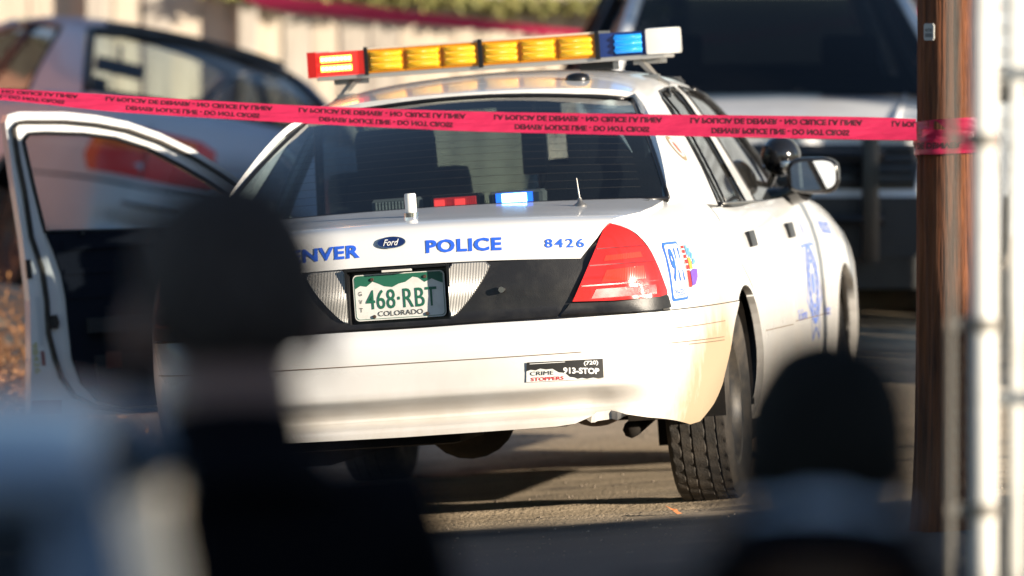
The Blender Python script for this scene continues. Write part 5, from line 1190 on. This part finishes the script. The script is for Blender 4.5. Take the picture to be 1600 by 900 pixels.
o = suv('parked_suv', 'white SUV with dark windscreen and black nose, facing the camera behind the patrol car', (1.22, 36.4, gz(1.4, 37.4)-.11), math.radians(2.0), K['suv_white'], K['suv_lower'], push=True, glassm='suv_glass'); o.scale = (1,1,.91)
suv('near_hatchback', 'pale car roof and rear pillar, heavily blurred at the lower left corner', (-4.53, 9.3, gz(-2, 9.3)-.01), math.radians(-90), mat('near_car_paint', (.19,.25,.34), .3, 0, .5), K['suv_white'], H=1.69, hatch=True)['category'] = 'car'

# ------------------------------------------------------------------ people
def skin_mesh(name, nodes, edges, lvl=1):
    me = bpy.data.meshes.new(name); me.from_pydata([n[:3] for n in nodes], edges, []); o = bpy.data.objects.new(name, me); col.objects.link(o)
    o.modifiers.new('skin','SKIN').use_smooth_shade = True
    for i, n in enumerate(nodes):
        r = n[3]; me.skin_vertices[0].data[i].radius = r if isinstance(r, tuple) else (r, r)
    me.skin_vertices[0].data[0].use_root = True
    sb = o.modifiers.new('sub','SUBSURF'); sb.levels = lvl; sb.render_levels = lvl
    bpy.context.view_layer.update(); dg = bpy.context.evaluated_depsgraph_get(); ev = o.evaluated_get(dg); m2 = ev.to_mesh()
    V = [v.co.copy() for v in m2.vertices]; Fc = [tuple(p.vertices) for p in m2.polygons]; bpy.data.objects.remove(o); return V, Fc
def head_fn(d):
    """radius factor of a head looking along +y, d a unit direction"""
    x, y, z = d
    p = 2.25; f = 1/(abs(x)**p+abs(y)**p+abs(z)**p)**(1/p)
    f *= 1 - .42*max(0, -z-.05)
    if y > 0:
        f += .16*math.exp(-((x/.13)**2+((z+.12)/.16)**2))*(y > .3)      # nose
        f -= .06*math.exp(-(((abs(x)-.36)/.16)**2+((z-.08)/.12)**2))     # eye sockets
        f += .05*math.exp(-((x/.25)**2+((z+.62)/.16)**2))                # chin
        f += .03*math.exp(-((x/.22)**2+((z+.38)/.07)**2))                # lips
        f -= .05*math.exp(-(((abs(x)-.75)/.2)**2+((z+.5)/.25)**2))
    else:
        f -= .10*max(0, -z-.25)*(-y)                                     # nape
    return f
def person(name, label, loc, yaw, height, hair_c, skin_c, ear=1.0, lean=(0,0), hair_cut=-.25, collar='white', hs=1.0, drop=0.0, lift=0.0, cw=1.0):
    E = empty(name, loc, (0,0,yaw), label, 'person'); k = height/1.78
    sk = mat('skin', skin_c, .55, noise=(8,tuple(c*.85 for c in skin_c),.4,.8)); su = mat('dark_suit', (.006,.006,.008), 1.0, spec=.05, bump=(300,.2)); sh = mat('shirt_cloth', (.72,.82,1.0), .8); ha = mat('hair', hair_c, .75, spec=.12, noise=(60,tuple(c*1.9+.004 for c in hair_c),.4,.7,(1,1,.3)), bump=(120,.6,(1,1,.3))); shoe = mat('shoe_leather', (.015,.012,.010), .35)
    sc = lambda n: (n[0]*k, n[1]*k, n[2]*k, tuple(q*k for q in n[3]) if isinstance(n[3], tuple) else n[3]*k)
    hx_, hy_ = lean
    # body: torso, arms to five-fingered hands, legs; the head is part of the same mesh
    N = [(0,0,.95,(.15,.11)),(0,.0,1.10,(.14,.10)),(0,.005,1.28,(.165,.115)),(0,.0,1.42,(.13,.09)),(0,.005,1.49,(.088,.086)),(hx_*.4,.008+hy_*.4,1.56,(.088,.086)),(hx_,.010+hy_,1.64,(.086,.086))]; ED = [(0,1),(1,2),(2,3),(3,4),(4,5),(5,6)]
    for sg in (1,-1):
        b = len(N); N += [(sg*.175,0,1.435,(.06,.06)),(sg*.225,.0,1.29,(.050,.050)),(sg*.245,.01,1.13,(.043,.043)),(sg*.252,.06,.97,(.036,.034)),(sg*.254,.09,.89,(.026,.030)),(sg*.252,.105,.82,(.020,.040))]
        ED += [(3,b),(b,b+1),(b+1,b+2),(b+2,b+3),(b+3,b+4),(b+4,b+5)]
        for j, (dy, l) in enumerate(((-.030,.060),(-.010,.075),(.010,.080),(.030,.072))):
            q = len(N); N += [(sg*.250,.108+dy,.785,(.009,.009)),(sg*.245,.112+dy*1.05,.785-l*.55,(.0085,.0085)),(sg*.232,.116+dy*1.05,.785-l,(.0075,.0075))]; ED += [(b+5,q),(q,q+1),(q+1,q+2)]
        q = len(N); N += [(sg*.235,.135,.83,(.011,.011)),(sg*.225,.155,.80,(.010,.010)),(sg*.222,.160,.775,(.009,.009))]; ED += [(b+4,q),(q,q+1),(q+1,q+2)]
        q = len(N); N += [(sg*.095,0,.87,(.095,.10)),(sg*.105,.01,.68,(.080,.082)),(sg*.110,.02,.50,(.058,.060)),(sg*.112,.0,.33,(.056,.060)),(sg*.115,-.02,.10,(.040,.042)),(sg*.118,.05,.045,(.042,.035)),(sg*.122,.14,.035,(.040,.025))]; ED += [(0,q)]+[(q+i,q+i+1) for i in range(6)]
    V, Fc = skin_mesh('body', [sc(n) for n in N], ED)
    hb = MB(); hb.sphere((0,0,0), (.088*k*hs,.100*k*hs,.122*k*hs), 40, 28, head_fn)
    hc = Vector((hx_*1.15*k, (.030+hy_*1.3)*k, (1.668-drop)*k)); hb.v = [tuple(hc+Vector(v)) for v in hb.v]
    bm_ = MB(); bm_.add(V, Fc); bm_.add(hb.v, hb.f); body = bm_.build('body', sk, E, smooth=True)
    for sg in (1,-1):
        m = MB(); m.sphere((0,0,0), (.012*ear*k,.026*k,.042*k), 14, 10, lambda d: 1-.25*max(0,d.y)*max(0,-d.z)); m.v = [tuple(hc+Vector((sg*.090*k*hs+sg*v[0]*1.2+sg*.25*abs(v[1]) , v[1]-.006*k, v[2]-.030*k))) for v in m.v]; m.build('ear', sk, body, smooth=True)
        m = MB(); m.sphere((hc.x+sg*.031*k, hc.y+.083*k*hs, hc.z+.008*k), .0115*k, 12, 8); m.build('eye', K['white_ink'], body, smooth=True)
    # hair: a slightly thicker shell over crown and back of the head
    hm = MB(); n_, m_ = 48, 26; Vh = []; idx = {}
    for i in range(m_+1):
        th = math.pi*i/m_
        for j in range(n_):
            a = 2*math.pi*j/n_; d = Vector((math.sin(th)*math.cos(a), math.sin(th)*math.sin(a), math.cos(th)))
            lim = hair_cut - .42*max(0,-d.y) + .62*max(0,d.y) + .30*max(0, 1-abs(d.y)*2.2)*(abs(d.x) > .6)
            if d.z >= lim:
                tk = min(1, (d.z-lim)/.45+.12); q = head_fn(d)*(1.012 + .065*tk + (.018*math.sin(a*7+i) + .014*math.sin(a*13-i*2))*tk + .02*max(0,d.z)); idx[(i,j)] = len(Vh); Vh.append(hc+Vector((d.x*.088*k*hs*q, d.y*.100*k*hs*q, d.z*.122*k*hs*q)))
    Fh = [tuple(idx[c] for c in ((i,j),(i+1,j),(i+1,(j+1)%n_),(i,(j+1)%n_))) for i in range(m_) for j in range(n_) if all(c in idx for c in ((i,j),(i+1,j),(i+1,(j+1)%n_),(i,(j+1)%n_)))]
    o = mesh('hair', Vh, Fh, ha, body, True); md = o.modifiers.new('solid','SOLIDIFY'); md.thickness = .010*k; md.offset = -1
    # jacket, trousers, shoes, collar
    NJ = [(0,0,.93,(.185,.135)),(0,.0,1.10,(.170,.125)),(0,.005,1.28,(.195,.140)),(0,-.006,1.41,(.150,.112)),(0,-.012,1.475,(.085,.085))]; EJ = [(0,1),(1,2),(2,3),(3,4)]
    for sg in (1,-1):
        b = len(NJ); NJ += [(sg*.195,0,1.425,(.082,.082)),(sg*.235,.0,1.29,(.070,.070)),(sg*.252,.01,1.13,(.060,.060)),(sg*.257,.055,.985,(.050,.050)),(sg*.258,.085,.91,(.044,.046))]; EJ += [(3,b)]+[(b+i,b+i+1) for i in range(4)]
    V, Fc = skin_mesh('jacket', [sc(n) for n in NJ], EJ); jb = MB(); jb.add(V, Fc); J = jb.build('jacket', su, E, smooth=True)
    NT = [(0,0,.95,(.165,.125))]; ET = []
    for sg in (1,-1):
        b = len(NT); NT += [(sg*.095,0,.86,(.108,.112)),(sg*.106,.01,.66,(.094,.096)),(sg*.111,.015,.46,(.080,.082)),(sg*.114,.0,.25,(.072,.076)),(sg*.116,-.01,.07,(.068,.074))]; ET += [(0,b)]+[(b+i,b+i+1) for i in range(4)]
    V, Fc = skin_mesh('trousers', [sc(n) for n in NT], ET); jb = MB(); jb.add(V, Fc); jb.build('trousers', su, E, smooth=True)
    for sg in (1,-1):
        m = MB(); m.sphere((sg*.120*k,.06*k,.035*k), (.052*k,.145*k,.055*k), 16, 10, lambda d: 1 if d.z > 0 else .85); m.v = [(v[0], v[1], max(v[2], 0.0)) for v in m.v]; m.build('shoe', shoe, E, smooth=True)
    m = MB(); cb = Vector((hx_*.3*k, (.004)*k, 1.497*k)); cb.z += lift*k; prof = [(.070*cw,-.02),(.072*cw,.012),(.074*cw,.042),(.079*cw,.042),(.085*cw,.004),(.087*cw,-.012)]
    m.lathe([(r*k*1.06, h*k*1.15) for r, h in prof], 32, mtx=Matrix.Translation(cb) @ Matrix.Rotation(math.radians(-12),4,'X') @ Matrix.Scale(1.12,4,(0,1,0))); m.build('shirt_collar', sh if collar == 'white' else su, E, smooth=True)
    m = MB(); m.lathe([(r*k, h*k) for r, h in [(.076*cw,-.05),(.092*cw,.004),(.102*cw,.006),(.150,-.06)]], 32, mtx=Matrix.Translation(cb+Vector((0,0,-.004*k))) @ Matrix.Rotation(math.radians(-14),4,'X')); m.build('jacket_collar', su, J, smooth=True)
    return E
def stand(px_, top, d, hs, drop):
    x = (px_-800)*d/13333.3; z = gz(x, d); H_ = CAMZ-(top+8)*d/13333.3 - z; return (x, d, z), 1.78*H_/(1.668-drop+.122*hs*1.10)
l1, h1 = stand(366, 272, 10.46, 1.22, .0)
person('person', 'person in dark clothes seen from behind, short dark hair, in front of the car', l1, math.radians(14), h1, (.040,.031,.028), (.27,.15,.12), collar='dark', hair_cut=-.32, hs=1.22, ear=1.0)
l2, h2 = stand(1288, 512, 9.4, 1.18, .045)
person('person', 'person in dark suit with pale blue shirt collar, seen from behind at the lower right', l2, math.radians(-8), h2, (.008,.007,.006), (.16,.085,.055), hair_cut=-.30, hs=1.18, drop=.045, lift=.058, ear=.6, cw=1.0)
